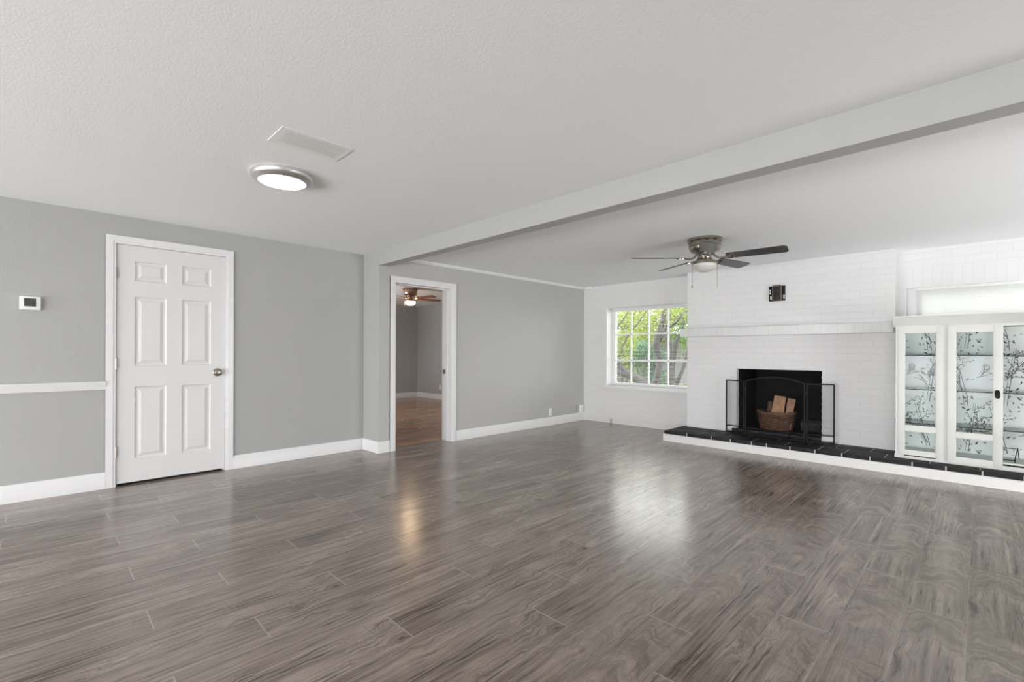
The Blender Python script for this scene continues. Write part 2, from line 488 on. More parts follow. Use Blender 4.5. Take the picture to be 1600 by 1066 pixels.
# ------------------------------------------------------------------ mesh helpers
class MB:
    def __init__(self):
        self.bm = bmesh.new()

    def box(self, x0, x1, y0, y1, z0, z1, mi=0, bev=0.0):
        bm = self.bm
        t = bmesh.new() if bev else bm
        v = [t.verts.new(p) for p in ((x0, y0, z0), (x1, y0, z0), (x1, y1, z0), (x0, y1, z0),
                                      (x0, y0, z1), (x1, y0, z1), (x1, y1, z1), (x0, y1, z1))]
        for f in ((0, 3, 2, 1), (4, 5, 6, 7), (0, 1, 5, 4), (1, 2, 6, 5), (2, 3, 7, 6), (3, 0, 4, 7)):
            fc = t.faces.new([v[i] for i in f])
            fc.material_index = mi
        if bev:
            bmesh.ops.bevel(t, geom=list(t.edges), offset=bev, segments=2, affect='EDGES', profile=0.6)
            for f in t.faces:
                f.material_index = mi
            self.merge(t)
        return self

    def merge(self, t, mat=None):
        mp = {}
        for v in t.verts:
            mp[v] = self.bm.verts.new(mat @ v.co if mat else v.co)
        for f in t.faces:
            try:
                n = self.bm.faces.new([mp[v] for v in f.verts])
                n.material_index = f.material_index
                n.smooth = f.smooth
            except ValueError:
                pass
        t.free()

    def quad(self, pts, mi=0):
        f = self.bm.faces.new([self.bm.verts.new(p) for p in pts])
        f.material_index = mi
        return f

    def prism(self, prof, p0, ax_u, ax_v, ax_l, length, mi=0):
        """profile (u,v) extruded along ax_l"""
        p0, ax_u, ax_v, ax_l = map(Vector, (p0, ax_u, ax_v, ax_l))
        a = [self.bm.verts.new(p0 + ax_u * u + ax_v * v) for u, v in prof]
        b = [self.bm.verts.new(p0 + ax_u * u + ax_v * v + ax_l * length) for u, v in prof]
        n = len(prof)
        for i in range(n):
            f = self.bm.faces.new((a[i], a[(i + 1) % n], b[(i + 1) % n], b[i]))
            f.material_index = mi
        self.bm.faces.new(a[::-1]).material_index = mi
        self.bm.faces.new(b).material_index = mi
        return self

    def lathe(self, prof, c, seg=40, mi=0, axis='z', sx=1.0, sy=1.0, closed=False):
        """prof: list of (r, h); axis of rotation through c"""
        c = Vector(c)
        rings = []
        for r, h in prof:
            ring = []
            for k in range(seg):
                a = 2 * PI * k / seg
                if axis == 'z':
                    p = Vector((r * sx * math.cos(a), r * sy * math.sin(a), h))
                elif axis == 'x':
                    p = Vector((h, r * math.cos(a), r * math.sin(a)))
                else:
                    p = Vector((r * math.cos(a), h, r * math.sin(a)))
                ring.append(self.bm.verts.new(c + p))
            rings.append(ring)
        pairs = list(zip(rings, rings[1:]))
        if closed:
            pairs.append((rings[-1], rings[0]))
        for A, B_ in pairs:
            for k in range(seg):
                f = self.bm.faces.new((A[k], A[(k + 1) % seg], B_[(k + 1) % seg], B_[k]))
                f.smooth = True
                f.material_index = mi
        if not closed:
            for R_ in (rings[0], rings[-1]):
                f = self.bm.faces.new(R_)
                f.material_index = mi
        return self

    def tube(self, pts, r, seg=8, mi=0, closed=False, smooth=True):
        pts = [Vector(p) for p in pts]
        rs = r if isinstance(r, (list, tuple)) else [r] * len(pts)
        n = len(pts)
        rings = []
        up = None
        for i, p in enumerate(pts):
            if closed:
                d = pts[(i + 1) % n] - pts[i - 1]
            else:
                d = pts[min(i + 1, n - 1)] - pts[max(i - 1, 0)]
            d.normalize()
            if up is None:
                up = Vector((0, 0, 1)) if abs(d.z) < 0.9 else Vector((1, 0, 0))
            s = d.cross(up).normalized()
            up = s.cross(d).normalized()
            ring = []
            for k in range(seg):
                a = 2 * PI * k / seg + PI / seg
                ring.append(self.bm.verts.new(p + (s * math.cos(a) + up * math.sin(a)) * rs[i]))
            rings.append(ring)
        pairs = list(zip(rings, rings[1:]))
        if closed:
            pairs.append((rings[-1], rings[0]))
        for A, B_ in pairs:
            for k in range(seg):
                f = self.bm.faces.new((A[k], A[(k + 1) % seg], B_[(k + 1) % seg], B_[k]))
                f.smooth = smooth
                f.material_index = mi
        if not closed:
            for R_ in (rings[0][::-1], rings[-1]):
                self.bm.faces.new(R_).material_index = mi
        return self

    def build(self, name, mats, parent=None, base=None, sharp=40):
        bmesh.ops.recalc_face_normals(self.bm, faces=list(self.bm.faces))
        me = bpy.data.meshes.new(name)
        if not isinstance(mats, (list, tuple)):
            mats = [mats]
        if parent is not None:
            org = BASE[parent.name]
        elif base is not None:
            org = Vector(base)
        else:
            org = Vector((0, 0, 0))
        bmesh.ops.translate(self.bm, verts=list(self.bm.verts), vec=-org)
        self.bm.to_mesh(me)
        self.bm.free()
        for m in mats:
            me.materials.append(m)
        me.set_sharp_from_angle(angle=math.radians(sharp))
        o = bpy.data.objects.new(name, me)
        C.objects.link(o)
        BASE[o.name] = org
        if parent is not None:
            o.parent = parent
        else:
            o.location = org
        return o


BASE = {}


def tag(o, label=None, cat=None, group=None, kind=None):
    if label:
        o['label'] = label
    if cat:
        o['category'] = cat
    if group:
        o['group'] = group
    if kind:
        o['kind'] = kind
    return o


def thing(name, label, cat, base, group=None):
    o = bpy.data.objects.new(name, None)
    o.empty_display_size = 0.1
    C.objects.link(o)
    o.location = base
    BASE[o.name] = Vector(base)
    return tag(o, label, cat, group)


def struct(name, b, mats, parent=None):
    o = b.build(name, mats, parent)
    if parent is None:
        o['kind'] = 'structure'
    return o


def wall_with_holes(b, axis, pos, thick, u0, u1, z0, z1, holes, mi=0):
    """axis 'x': plane x=pos..pos+thick, u is y; axis 'y': plane y=pos..pos+thick, u is x. holes (u0,u1,z0,z1) sorted, apart"""
    def put(a, c, e, f):
        if c - a < 1e-4 or f - e < 1e-4:
            return
        lo, hi = min(pos, pos + thick), max(pos, pos + thick)
        if axis == 'x':
            b.box(lo, hi, a, c, e, f, mi)
        else:
            b.box(a, c, lo, hi, e, f, mi)
    cur = u0
    for a, c, e, f in holes:
        put(cur, a, z0, z1)
        put(a, c, z0, e)
        put(a, c, f, z1)
        cur = c
    put(cur, u1, z0, z1)


# ------------------------------------------------------------------ room shell
T = 0.15
b = MB()
b.box(XD - 0.18, XR + T, YN - T, YW + 0.3, -0.12, 0, 0)
b.box(XA - T, XD - 0.18, YN - T, YB0, -0.12, 0, 0)
struct('floor', b, M['floor'])
b = MB()
b.box(FX - T, XD - 0.18, YB0, FY + T, -0.12, 0.0)
struct('floor_far_room', b, M['far_floor'])

b = MB()
b.box(XA - T, XR + T, YN - T, YB0 + 0.06, H, H + 0.12)
struct('ceiling', b, M['ceiling'])
b = MB()
b.box(XD - 0.18, XR + T, YB0 + 0.06, YW + 0.3, H2, H + 0.12)
struct('ceiling_back', b, M['ceiling'])
b = MB()
b.box(FX - T, XD - 0.18, YB0, FY + T, FH, FH + 0.12)
struct('ceiling_far_room', b, M['ceiling'])

b = MB()
wall_with_holes(b, 'x', XA, -T, YN - T, YB0, 0, H, [(0.44, 1.255, 0, 2.055)])
struct('wall_left', b, M['grey_wall'])
b = MB()
wall_with_holes(b, 'x', XD, -0.178, YB0, YW, 0, H, [(2.885, 3.71, 0, 1.955)])
struct('wall_doorway', b, M['grey_wall_lifted'])
b = MB()
b.box(XA, XD - 0.0005, YB0 - 0.001, YB0 + 0.12, 0, H - 0.001)
struct('wall_pier', b, M['grey_wall'])
b = MB()
b.box(XD, XR, YB0, YB1, ZB, H - 0.001)
struct('trim_1', b, M['grey_wall'])           # the ceiling beam

W1 = (-4.345, -2.93, 0.60, 1.872)
W2 = (-0.57, 1.45, 0.62, 1.85)
b = MB()
wall_with_holes(b, 'y', YW, 0.28, XD, -2.862, 0, H2, [W1])
# soldier courses over the two windows
b.box(W1[0] + 0.02, -2.86, YW - 0.0008, YW + 0.05, W1[3], W1[3] + 0.205, 1)
struct('wall_back', b, [M['brick'], M['soldier']])
b = MB()
wall_with_holes(b, 'y', YW, 0.28, -0.632, XR, 0, H2, [W2])
b.box(W2[0], 2.0, YW - 0.0008, YW + 0.05, W2[3], W2[3] + 0.205, 1)
struct('wall_back_2', b, [M['brick'], M['soldier']])

b = MB()
wall_with_holes(b, 'x', XR, T, YN - T, YW, 0, H, OPEN_R)
struct('wall_right', b, M['grey_wall'])
b = MB()
wall_with_holes(b, 'y', YN, -T, XA - T, XR + T, 0, H, OPEN_N)
struct('wall_near', b, M['grey_wall'])

# unseen shell added behind the door against light leaks, and the far room
b = MB()
b.box(XA - 0.9, XA - 0.85, 0.1, 1.6, 0, 2.2)
b.box(XA - 0.85, XA - T, 0.1, 0.15, 0, 2.2)
b.box(XA - 0.85, XA - T, 1.55, 1.6, 0, 2.2)
b.box(XA - 0.9, XA - T, 0.1, 1.6, 2.2, 2.25)
b.box(XA - 0.9, XA - T, 0.1, 1.6, -0.12, 0)
struct('wall_leak_shell', b, M['grey_wall'])
b = MB()
b.box(FX - T, FX, YB0 + 0.12, FY + T, 0, FH)
struct('wall_far_room_left', b, M['grey_wall'])
b = MB()
b.box(FX, XD - 0.178, FY, FY + T, 0, FH)
b.box(XD - 0.178, XD - 0.02, YW, FY + T, 0, FH)
struct('wall_far_room_back', b, M['grey_wall'])
b = MB()
wall_with_holes(b, 'y', YB0 + 0.12, -0.12, FX - T, XA, 0, FH, [(-8.8, -7.6, 1.1, 1.9)])  # unseen opening, added so daylight reaches the far room
struct('wall_far_room_near', b, M['grey_wall'])

BASE_P = [(0, 0), (0.016, 0), (0.016, 0.098), (0.012, 0.105), (0.012, 0.117), (0.006, 0.128), (0, 0.128)]


def baseboard(name, p0, out, along, length, h=1.0):
    bb = MB()
    bb.prism([(u, v * h) for u, v in BASE_P], p0, out, (0, 0, 1), along, length)
    return struct(name, bb, M['trim'])


baseboard('baseboard_left', (XA, YN, 0), (1, 0, 0), (0, 1, 0), 0.382 - YN, 1.05)
baseboard('baseboard_left_2', (XA, 1.318, 0), (1, 0, 0), (0, 1, 0), YB0 - 1.318)
baseboard('baseboard_pier', (XA, YB0, 0), (0, -1, 0), (1, 0, 0), XD - XA)
baseboard('baseboard_pier_2', (XD, YB0 - 0.016, 0), (1, 0, 0), (0, 1, 0), 2.815 - YB0 + 0.016)
baseboard('baseboard_doorway', (XD, 3.782, 0), (1, 0, 0), (0, 1, 0), YW - 3.782)
baseboard('baseboard_far_left', (FX, 3.0, 0), (1, 0, 0), (0, 1, 0), FY - 3.0)
baseboard('baseboard_far_back', (FX, FY, 0), (0, -1, 0), (1, 0, 0), 5.2)
# chair rail left of the door
b = MB()
b.prism([(0, 0), (0.010, 0), (0.014, 0.016), (0.020, 0.024), (0.020, 0.046), (0.028, 0.056), (0.028, 0.068), (0, 0.068)],
        (XA, YN, 0.822), (1, 0, 0), (0, 0, 1), (0, 1, 0), 0.38 - YN)
struct('trim_2', b, M['trim'])
# small crown moulding over the doorway wall
b = MB()
b.prism([(0, 0), (0.010, 0), (0.030, 0.022), (0.030, 0.034), (0, 0.034)],
        (XD, YB1, H2 - 0.034), (1, 0, 0), (0, 0, 1), (0, 1, 0), YW - YB1)
struct('trim_3', b, M['trim'])


# ------------------------------------------------------------------ casings
def casing(b, x, y0, y1, zt, wd, out=1):
    """flat stepped casing on wall plane x; opening y0..y1, head at zt"""
    for (ins, dep) in ((0.0, 0.011), (0.018, 0.016)):
        xx0, xx1 = sorted((x, x + out * dep))
        b.box(xx0, xx1, y0 - wd, y0 - ins, 0, zt + wd - (0 if ins == 0 else 0.004))
        b.box(xx0, xx1, y1 + ins, y1 + wd, 0, zt + wd - (0 if ins == 0 else 0.004))
        b.box(xx0, xx1, y0 - ins, y1 + ins, zt + ins, zt + wd)


b = MB()
casing(b, XA, 0.443, 1.252, 2.048, 0.066)
# jamb liner
b.box(XA - T, XA, 0.44, 0.444, 0, 2.055)
b.box(XA - T, XA, 1.251, 1.255, 0, 2.055)
b.box(XA - T, XA, 0.44, 1.255, 2.050, 2.055)
b.box(XA - 0.075, XA - 0.052, 0.444, 0.455, 0, 2.05)
b.box(XA - 0.075, XA - 0.052, 1.24, 1.251, 0, 2.05)
frame1 = struct('trim_4', b, M['trim'])

# six panel door
door = thing('door_1', 'closed white six-panel door with a round nickel knob in the grey left wall', 'door', (XA, 0.447, 0.02))
door['kind'] = 'structure'
DX, DY0, DY1, DZ0, DZ1 = XA - 0.004, 0.4475, 1.2475, 0.02, 2.046
b = MB()
ys = [DY0, 0.568, 0.790, 0.906, 1.131, DY1]
zs = [DZ0, 0.215, 0.835, 1.015, 1.610, 1.745, 1.915, DZ1]
for i in range(5):
    for j in range(7):
        y0, y1, z0, z1 = ys[i], ys[i + 1], zs[j], zs[j + 1]
        if i in (1, 3) and j in (1, 3, 5):
            prev = None
            for ins, dp in ((0, 0), (0.008, -0.010), (0.022, -0.012), (0.046, -0.003)):
                ring = [(DX + dp, y0 + ins, z0 + ins), (DX + dp, y1 - ins, z0 + ins), (DX + dp, y1 - ins, z1 - ins), (DX + dp, y0 + ins, z1 - ins)]
                if prev:
                    for k in range(4):
                        b.quad([prev[k], prev[(k + 1) % 4], ring[(k + 1) % 4], ring[k]])
                prev = ring
            b.quad(prev)
        else:
            b.quad([(DX, y0, z0), (DX, y1, z0), (DX, y1, z1), (DX, y0, z1)])
bmesh.ops.remove_doubles(b.bm, verts=list(b.bm.verts), dist=1e-5)
bx = DX - 0.035
b.quad([(bx, DY0, DZ0), (bx, DY0, DZ1), (bx, DY1, DZ1), (bx, DY1, DZ0)])
b.quad([(DX, DY0, DZ0), (DX, DY0, DZ1), (bx, DY0, DZ1), (bx, DY0, DZ0)])
b.quad([(DX, DY1, DZ0), (bx, DY1, DZ0), (bx, DY1, DZ1), (DX, DY1, DZ1)])
b.quad([(DX, DY0, DZ1), (DX, DY1, DZ1), (bx, DY1, DZ1), (bx, DY0, DZ1)])
b.quad([(DX, DY0, DZ0), (bx, DY0, DZ0), (bx, DY1, DZ0), (DX, DY1, DZ0)])
slab = b.build('door_slab', M['door'], door, sharp=15)
b = MB()
b.lathe([(0.038, 0.0), (0.038, 0.004), (0.030, 0.009), (0.015, 0.012), (0.013, 0.020), (0.020, 0.025), (0.030, 0.032), (0.033, 0.041),
         (0.030, 0.049), (0.020, 0.054), (0.006, 0.0555)], (DX, 1.186, 0.943), 32, axis='x')
tag(b.build('door_knob', M['nickel_dark'], door), 'round satin nickel knob')
for z in (0.29, 1.035, 1.80):
    b = MB()
    b.lathe([(0.004, -0.047), (0.007, -0.045), (0.007, 0.045), (0.004, 0.047)], (XA + 0.006, 0.4455, z), 12)
    b.box(XA - 0.003, XA + 0.003, 0.432, 0.4475, z - 0.044, z + 0.044)
    b.build('hinge', M['nickel_dark'], door)
b = MB()
b.box(XA - 0.004, XA + 0.0015, 1.2475, 1.2525, 0.905, 0.98)
b.build('strike_plate', M['steel'], door)

# open doorway
b = MB()
casing(b, XD, 2.893, 3.702, 1.947, 0.072)
casing(b, XD - 0.178, 2.893, 3.702, 1.947, 0.072, out=-1)
b.box(XD - 0.178, XD, 2.885, 2.893, 0, 1.955)
b.box(XD - 0.178, XD, 3.702, 3.71, 0, 1.955)
b.box(XD - 0.178, XD, 2.885, 3.71, 1.947, 1.955)
b.box(XD - 0.105, XD - 0.07, 2.893, 2.903, 0, 1.947)
b.box(XD - 0.105, XD - 0.07, 3.692, 3.702, 0, 1.947)
b.box(XD - 0.105, XD - 0.07, 2.893, 3.702, 1.937, 1.947)
frame2 = struct('door_2', b, M['trim'])
b = MB()
b.box(XD - 0.165, XD - 0.11, 3.696, 3.7025, 0.86, 0.92)
b.build('strike_plate', M['steel'], frame2)


# ------------------------------------------------------------------ windows
def mini_blind(name, label, x0, x1, y, z0, z1, tilt, drop, pitch=0.021, tilt_w=0.025):
    t = thing(name, label, 'window blind', ((x0 + x1) / 2, y, z0))
    b = MB()
    b.box(x0, x1, y - 0.014, y + 0.014, z1 - 0.028, z1)
    b.build('headrail', M['trim'], t)
    b = MB()
    n = int((z1 - 0.035 - drop) / pitch)
    z = z1 - 0.042
    ca, sa = math.cos(tilt), math.sin(tilt)
    while z > drop + 0.018:
        pts = []
        for k in range(4):
            s = (k / 3 - 0.5) * tilt_w
            cr = 0.0008 * (1 - (2 * k / 3 - 1) ** 2)
            pts.append((y + s * ca - cr * sa, z + s * sa + cr * ca))
        for k in range(3):
            f = b.quad([(x0 + 0.006, pts[k][0], pts[k][1]), (x1 - 0.006, pts[k][0], pts[k][1]),
                        (x1 - 0.006, pts[k + 1][0], pts[k + 1][1]), (x0 + 0.006, pts[k + 1][0], pts[k + 1][1])])
            f.smooth = True
        z -= pitch
    b.build('slats', M['blind'], t)
    b = MB()
    b.box(x0 + 0.004, x1 - 0.004, y - 0.012, y + 0.012, drop, drop + 0.014)
    b.build('bottom_rail', M['trim'], t)
    for f in (0.12, 0.5, 0.88):
        b = MB()
        xx = x0 + (x1 - x0) * f
        b.tube([(xx, y - 0.0135, z1 - 0.03), (xx, y - 0.0135, drop + 0.005)], 0.0009, 5)
        b.build('ladder_cord', M['trim'], t)
    return t


b = MB()
y0, y1 = YW + 0.19, YW + 0.24
x0, x1, z0, z1 = W1
fw = 0.05
b.box(x0, x0 + fw, y0, y1, z0, z1)
b.box(x1 - fw, x1, y0, y1, z0, z1)
b.box(x0 + fw, x1 - fw, y0, y1, z0, z0 + fw)
b.box(x0 + fw, x1 - fw, y0, y1, z1 - fw, z1)
for xm in (-4.01, -3.70, -3.375):
    b.box(xm - 0.010, xm + 0.010, y0 + 0.012, y1 - 0.012, z0 + fw, z1 - fw)
b.box(x0 + fw, x1 - fw, y0 + 0.01, y1 - 0.01, 1.432, 1.458)
b.box(x0 + fw, x1 - fw, y0 + 0.004, y1 - 0.004, 1.003, 1.035)
# painted reveal
b.box(x0 - 0.001, x0 + 0.006, YW + 0.002, y0, z0, z1)
b.box(x1 - 0.006, x1 + 0.001, YW + 0.002, y0, z0, z1)
b.box(x0, x1, YW + 0.002, y0, z1 - 0.006, z1)
win1 = struct('window_1', b, M['trim'])
b = MB()
b.box(x0 + fw, x1 - fw, (y0 + y1) / 2 - 0.002, (y0 + y1) / 2 + 0.002, z0 + fw, z1 - fw)
b.build('window_pane', M['glass'], win1)
b = MB()
b.box(x0 - 0.03, -2.87, YW - 0.035, y0, 0.566, 0.612, bev=0.004)
b.build('window_sill', M['trim'], win1)
mini_blind('window_blind', 'white mini blind with open level slats over the garden window', x0 + 0.03, x1 - 0.02, YW + 0.135, 0.62, 1.866, 0.02, 0.625)

x0, x1, z0, z1 = W2
b = MB()
b.box(x0, x0 + fw, y0, y1, z0, z1)
b.box(x1 - fw, x1, y0, y1, z0, z1)
b.box(x0 + fw, x1 - fw, y0, y1, z0, z0 + fw)
b.box(x0 + fw, x1 - fw, y0, y1, z1 - fw, z1)
b.box(x0 + fw, x1 - fw, y0 + 0.004, y1 - 0.004, 1.2, 1.24)
b.box(x0 - 0.001, x0 + 0.006, YW + 0.002, y0, z0, z1)
b.box(x0, x1, YW + 0.002, y0, z1 - 0.006, z1)
b.box(x0, x0 + 0.13, YW + 0.10, YW + 0.12, z0, z1 - 0.006)
win2 = struct('window_2', b, M['trim'])
b = MB()
b.box(x0 + fw, x1 - fw, (y0 + y1) / 2 - 0.002, (y0 + y1) / 2 + 0.002, z0 + fw, z1 - fw)
b.build('window_pane', M['glass'], win2)
mini_blind('window_blind', 'closed white mini blind in the window above the white display cabinet', x0 + 0.075, x1 - 0.02, YW + 0.075, 0.9, 1.846, 1.15, 0.9)

# ------------------------------------------------------------------ fireplace
fp = thing('fireplace', 'white painted brick fireplace with a black firebox and raised black slate hearth', 'fireplace', (-1.745, YC, 0))
CX0, CX1 = -2.862, -0.632
OX0, OX1, OZ1 = -2.212, -1.283, 0.944
FZ = 0.185
b = MB()
b.box(CX0, OX0, YC, YW + 0.28, 0, H2 - 0.002)
b.box(OX1, CX1, YC, YW + 0.28, 0, H2 - 0.002)
b.box(OX0, OX1, YC, YW + 0.28, OZ1, H2 - 0.002)
b.build('chimney_breast', M['brick'], fp)
b = MB()
FYB = 7.0
b.box(OX0 - 0.05, OX0 + 0.012, YC + 0.075, FYB, 0.1, OZ1 + 0.05)
b.box(OX1 - 0.004, OX1 + 0.05, YC + 0.01, FYB, 0.1, OZ1 + 0.05)
b.box(OX0 - 0.05, OX1 + 0.05, FYB, FYB + 0.1, 0.1, OZ1 + 0.1)
b.box(OX0, OX1, YC + 0.02, FYB, OZ1 - 0.006, OZ1 + 0.05)
b.box(OX0, OX1, YC + 0.03, FYB, 0.02, FZ - 0.004)
# ragged brick edge of the opening
rr = random.Random(3)
z = FZ
while z < OZ1 - 0.03:
    d = rr.uniform(0.004, 0.014)
    b.box(OX1 - d, OX1 + 0.004, YC - 0.001, YC + 0.05, z + 0.006, z + 0.066)
    z += 0.0765
b.build('firebox', M['black_brick'], fp)
b = MB()
b.box(CX0 - 0.042, CX1, YC - 0.145, YC + 0.01, 1.360, 1.470, bev=0.004)
b.build('mantel', M['soldier'], fp)
b = MB()
HX0, HX1, HY0 = -2.92, 1.15, 5.737
b.box(HX0 + 0.004, HX1, HY0 + 0.003, YW - 0.004, 0.0, 0.1305)
for f in b.bm.faces:
    f.material_index = 1
gx = [HX0, -2.613, -2.309, -2.085, -1.852, -1.695, -1.462, -1.229, -0.994, -0.765, -0.449, -0.217, 0.015, 0.26, 0.52, 0.80, HX1]
for a, c in zip(gx, gx[1:]):
    b.box(a + 0.005, c - 0.005, HY0, HY0 + 0.03, 0.092, 0.1325, 0, bev=0.002)
row1 = [HX0, -2.50, -2.16, -1.855, -1.525, -1.207, -0.979, -0.66, -0.33, 0.0, 0.33, 0.7, HX1]
for k, (a, c) in enumerate(zip(row1, row1[1:])):
    b.box(a + 0.003, c - 0.003, HY0 + 0.012, 6.03, 0.118, 0.132, 0, bev=0.002)
row2 = [HX0, -2.62, -2.30, -1.98, -1.66, -1.35, -1.10, -0.80, -0.50, -0.2, 0.2, 0.6, HX1]
for a, c in zip(row2, row2[1:]):
    b.box(a + 0.0025, c - 0.0025, 6.034, YC + 0.02, 0.118, 0.132, 0, bev=0.002)
b.build('hearth_slates', [M['slate'], M['grout']], fp)
b = MB()
b.box(HX0 - 0.008, HX1, HY0 - 0.010, HY0 + 0.012, 0.0, 0.090)
b.box(HX0 - 0.008, HX0 + 0.003, HY0 + 0.012, YW - 0.004, 0.0, 0.090)
tag(b.build('hearth_fascia', M['hearth_white'], fp), 'white board along the foot of the hearth')
b = MB()
for a, c in ((-2.25, -1.93), (-1.926, -1.6), (-1.596, OX1 + 0.0)):
    b.box(a, c, YC - 0.055, YC + 0.03, 0.133, FZ, bev=0.003)
b.build('firebox_step', M['slate'], fp)

# fire screen
fs = thing('fire_screen', 'black three-panel folding mesh fire screen with an arched centre on the hearth', 'fire screen', (-1.74, 6.16, 0.133))
pL0, pL1, pR0, pR1 = Vector((-2.322, 6.225, 0)), Vector((-2.070, 6.165, 0)), Vector((-1.402, 6.125, 0)), Vector((-1.135, 6.205, 0))
Z0, ZR, ZS = 0.1335, 0.222, 0.795


def panel(parent, a, c, arch, name):
    d = (c - a).normalized()
    a2, c2 = a + d * 0.012, c - d * 0.012
    fr = MB()
    r = 0.0095

    def at(p, z):
        return (p.x, p.y, z)
    top = []
    n = 18
    for k in range(n + 1):
        t = k / n
        p = a2.lerp(c2, t)
        top.append(at(p, ZS + arch * (1 - (2 * t - 1) ** 2)))
    fr.tube([at(a2, Z0), at(a2, ZS)], r, 4, smooth=False)
    fr.tube([at(c2, Z0), at(c2, ZS)], r, 4, smooth=False)
    fr.tube(top, r, 4, smooth=False)
    fr.tube([at(a2, ZR), at(c2, ZR)], r * 0.8, 4, smooth=False)
    fr.tube([at(a2, Z0 + 0.012), at(c2, Z0 + 0.012)], r, 4, smooth=False)
    fo = fr.build(name, M['black_iron'], parent)
    ms = MB()
    for k in range(n):
        p, q = a2.lerp(c2, k / n), a2.lerp(c2, (k + 1) / n)
        ms.quad([at(p, ZR), at(q, ZR), top[k + 1], top[k]])
    ms.build('wire_mesh', M['mesh'], fo)


panel(fs, pL0, pL1, 0.0, 'side_panel')
panel(fs, pL1, pR0, 0.062, 'centre_panel')
panel(fs, pR0, pR1, 0.0, 'side_panel')
for p in (pL1, pR0):
    for z in (0.26, 0.70):
        b = MB()
        b.lathe([(0.006, -0.02), (0.006, 0.02)], (p.x, p.y, z), 10)
        b.build('hinge', M['black_iron'], fs)

# basket with firewood
BKX, BKY = -1.825, 6.56
bk = thing('firewood_basket', 'brown woven wicker basket of split logs standing inside the black firebox', 'basket', (BKX, BKY, FZ))
ax, ay, BH = 0.205, 0.135, 0.205
b = MB()
rows, seg, stakes = 11, 96, 24
for r_ in range(rows):
    f = (r_ + 0.5) / rows
    sc_ = 0.86 + 0.16 * f
    pts = []
    for k in range(seg):
        a = 2 * PI * k / seg
        wv = 0.006 * math.sin(stakes / 2 * a + (PI if r_ % 2 else 0))
        pts.append((BKX + (ax * sc_ + wv) * math.cos(a), BKY + (ay * sc_ + wv) * math.sin(a), FZ + 0.008 + f * BH * 0.93))
    b.tube(pts, 0.0095, 6, closed=True)
for k in range(stakes):
    a = 2 * PI * k / stakes
    b.tube([(BKX + ax * 0.86 * math.cos(a), BKY + ay * 0.86 * math.sin(a), FZ),
            (BKX + ax * 1.02 * math.cos(a), BKY + ay * 1.02 * math.sin(a), FZ + BH)], 0.006, 6)
b.lathe([(0.001, 0.004), (ax * 0.85, 0.004), (ax * 0.85, 0.012), (0.001, 0.012)], (BKX, BKY, FZ), 40, sy=ay / ax)
b.lathe([(ax * 0.83, 0.012), (ax * 0.98, BH * 0.95)], (BKX, BKY, FZ), 40, sy=ay / ax)
# remove the cap of the inner liner
for f in list(b.bm.faces):
    if len(f.verts) == 40 and f.calc_center_median().z > FZ + 0.1:
        b.bm.faces.remove(f)
b.build('woven_body', M['wicker'], bk)
b = MB()
for ph in (0, PI):
    pts = []
    for k in range(120):
        a = 2 * PI * k / 120
        wv = 0.006 * math.cos(15 * a + ph)
        zz = 0.007 * math.sin(15 * a + ph)
        pts.append((BKX + (ax * 1.04 + wv) * math.cos(a), BKY + (ay * 1.04 + wv) * math.sin(a), FZ + BH + zz + 0.016 * abs(math.cos(a)) ** 3))
    b.tube(pts, 0.0095, 6, closed=True)
tag(b.build('basket_rim', M['wicker_rim'], bk), 'paler braided rim')


def log(label, x, y, z0, length, wx, wy, tilt_x, tilt_y, rot, mats, seed, group='split logs in the firewood basket'):
    r = random.Random(seed)
    t = bmesh.new()
    n = 9
    prof = [(-0.5, -0.5), (0.5, -0.5), (0.5, 0.30), (0.22, 0.5), (-0.28, 0.5), (-0.5, 0.2)]
    rings = []
    for i in range(n + 1):
        f = i / n
        s = 1 + 0.05 * math.sin(4 * f + seed) + r.uniform(-0.02, 0.02)
        ring = []
        for (u, v) in prof:
            ring.append(t.verts.new((u * wx * s + r.uniform(-0.0025, 0.0025), v * wy * s + r.uniform(-0.0025, 0.0025),
                                     f * length + (r.uniform(-0.006, 0.006) if i == n else 0))))
        rings.append(ring)
    for A, B_ in zip(rings, rings[1:]):
        for k in range(6):
            f = t.faces.new((A[k], A[(k + 1) % 6], B_[(k + 1) % 6], B_[k]))
            f.material_index = 0 if k in (0, 1, 5) else 1
    t.faces.new(rings[0][::-1])
    t.faces.new(rings[-1])
    mb = MB()
    mb.merge(t, Matrix.Translation((x, y, z0)) @ Matrix.Rotation(tilt_y, 4, 'Y') @ Matrix.Rotation(tilt_x, 4, 'X') @ Matrix.Rotation(rot, 4, 'Z'))
    o = mb.build('firewood_log', mats, base=(x, y, z0))
    return tag(o, label, 'log', group)


LM = [M['split_wood'], M['bark']]
log('widest tan split log standing upright in the middle of the wicker basket', -1.825, 6.50, FZ + 0.025, 0.405, 0.135, 0.05, -0.10, 0.13, 0.25, LM, 1)
log('narrow tan split log standing at the right of the wicker basket', -1.698, 6.52, FZ + 0.025, 0.375, 0.085, 0.05, -0.08, 0.13, 0.25, LM, 2)
log('short brown bark-covered log at the left of the wicker basket', -1.925, 6.575, FZ + 0.03, 0.315, 0.065, 0.07, -0.05, 0.10, 0.4, [M['bark'], M['bark']], 3)
o = log('dark grey charred log lying on the firebox floor right of the basket', -1.575, 6.70, FZ + 0.075, 0.26, 0.13, 0.12, 0.0, PI / 2 + 0.02, 0.5, [M['char'], M['char']], 4, group=None)

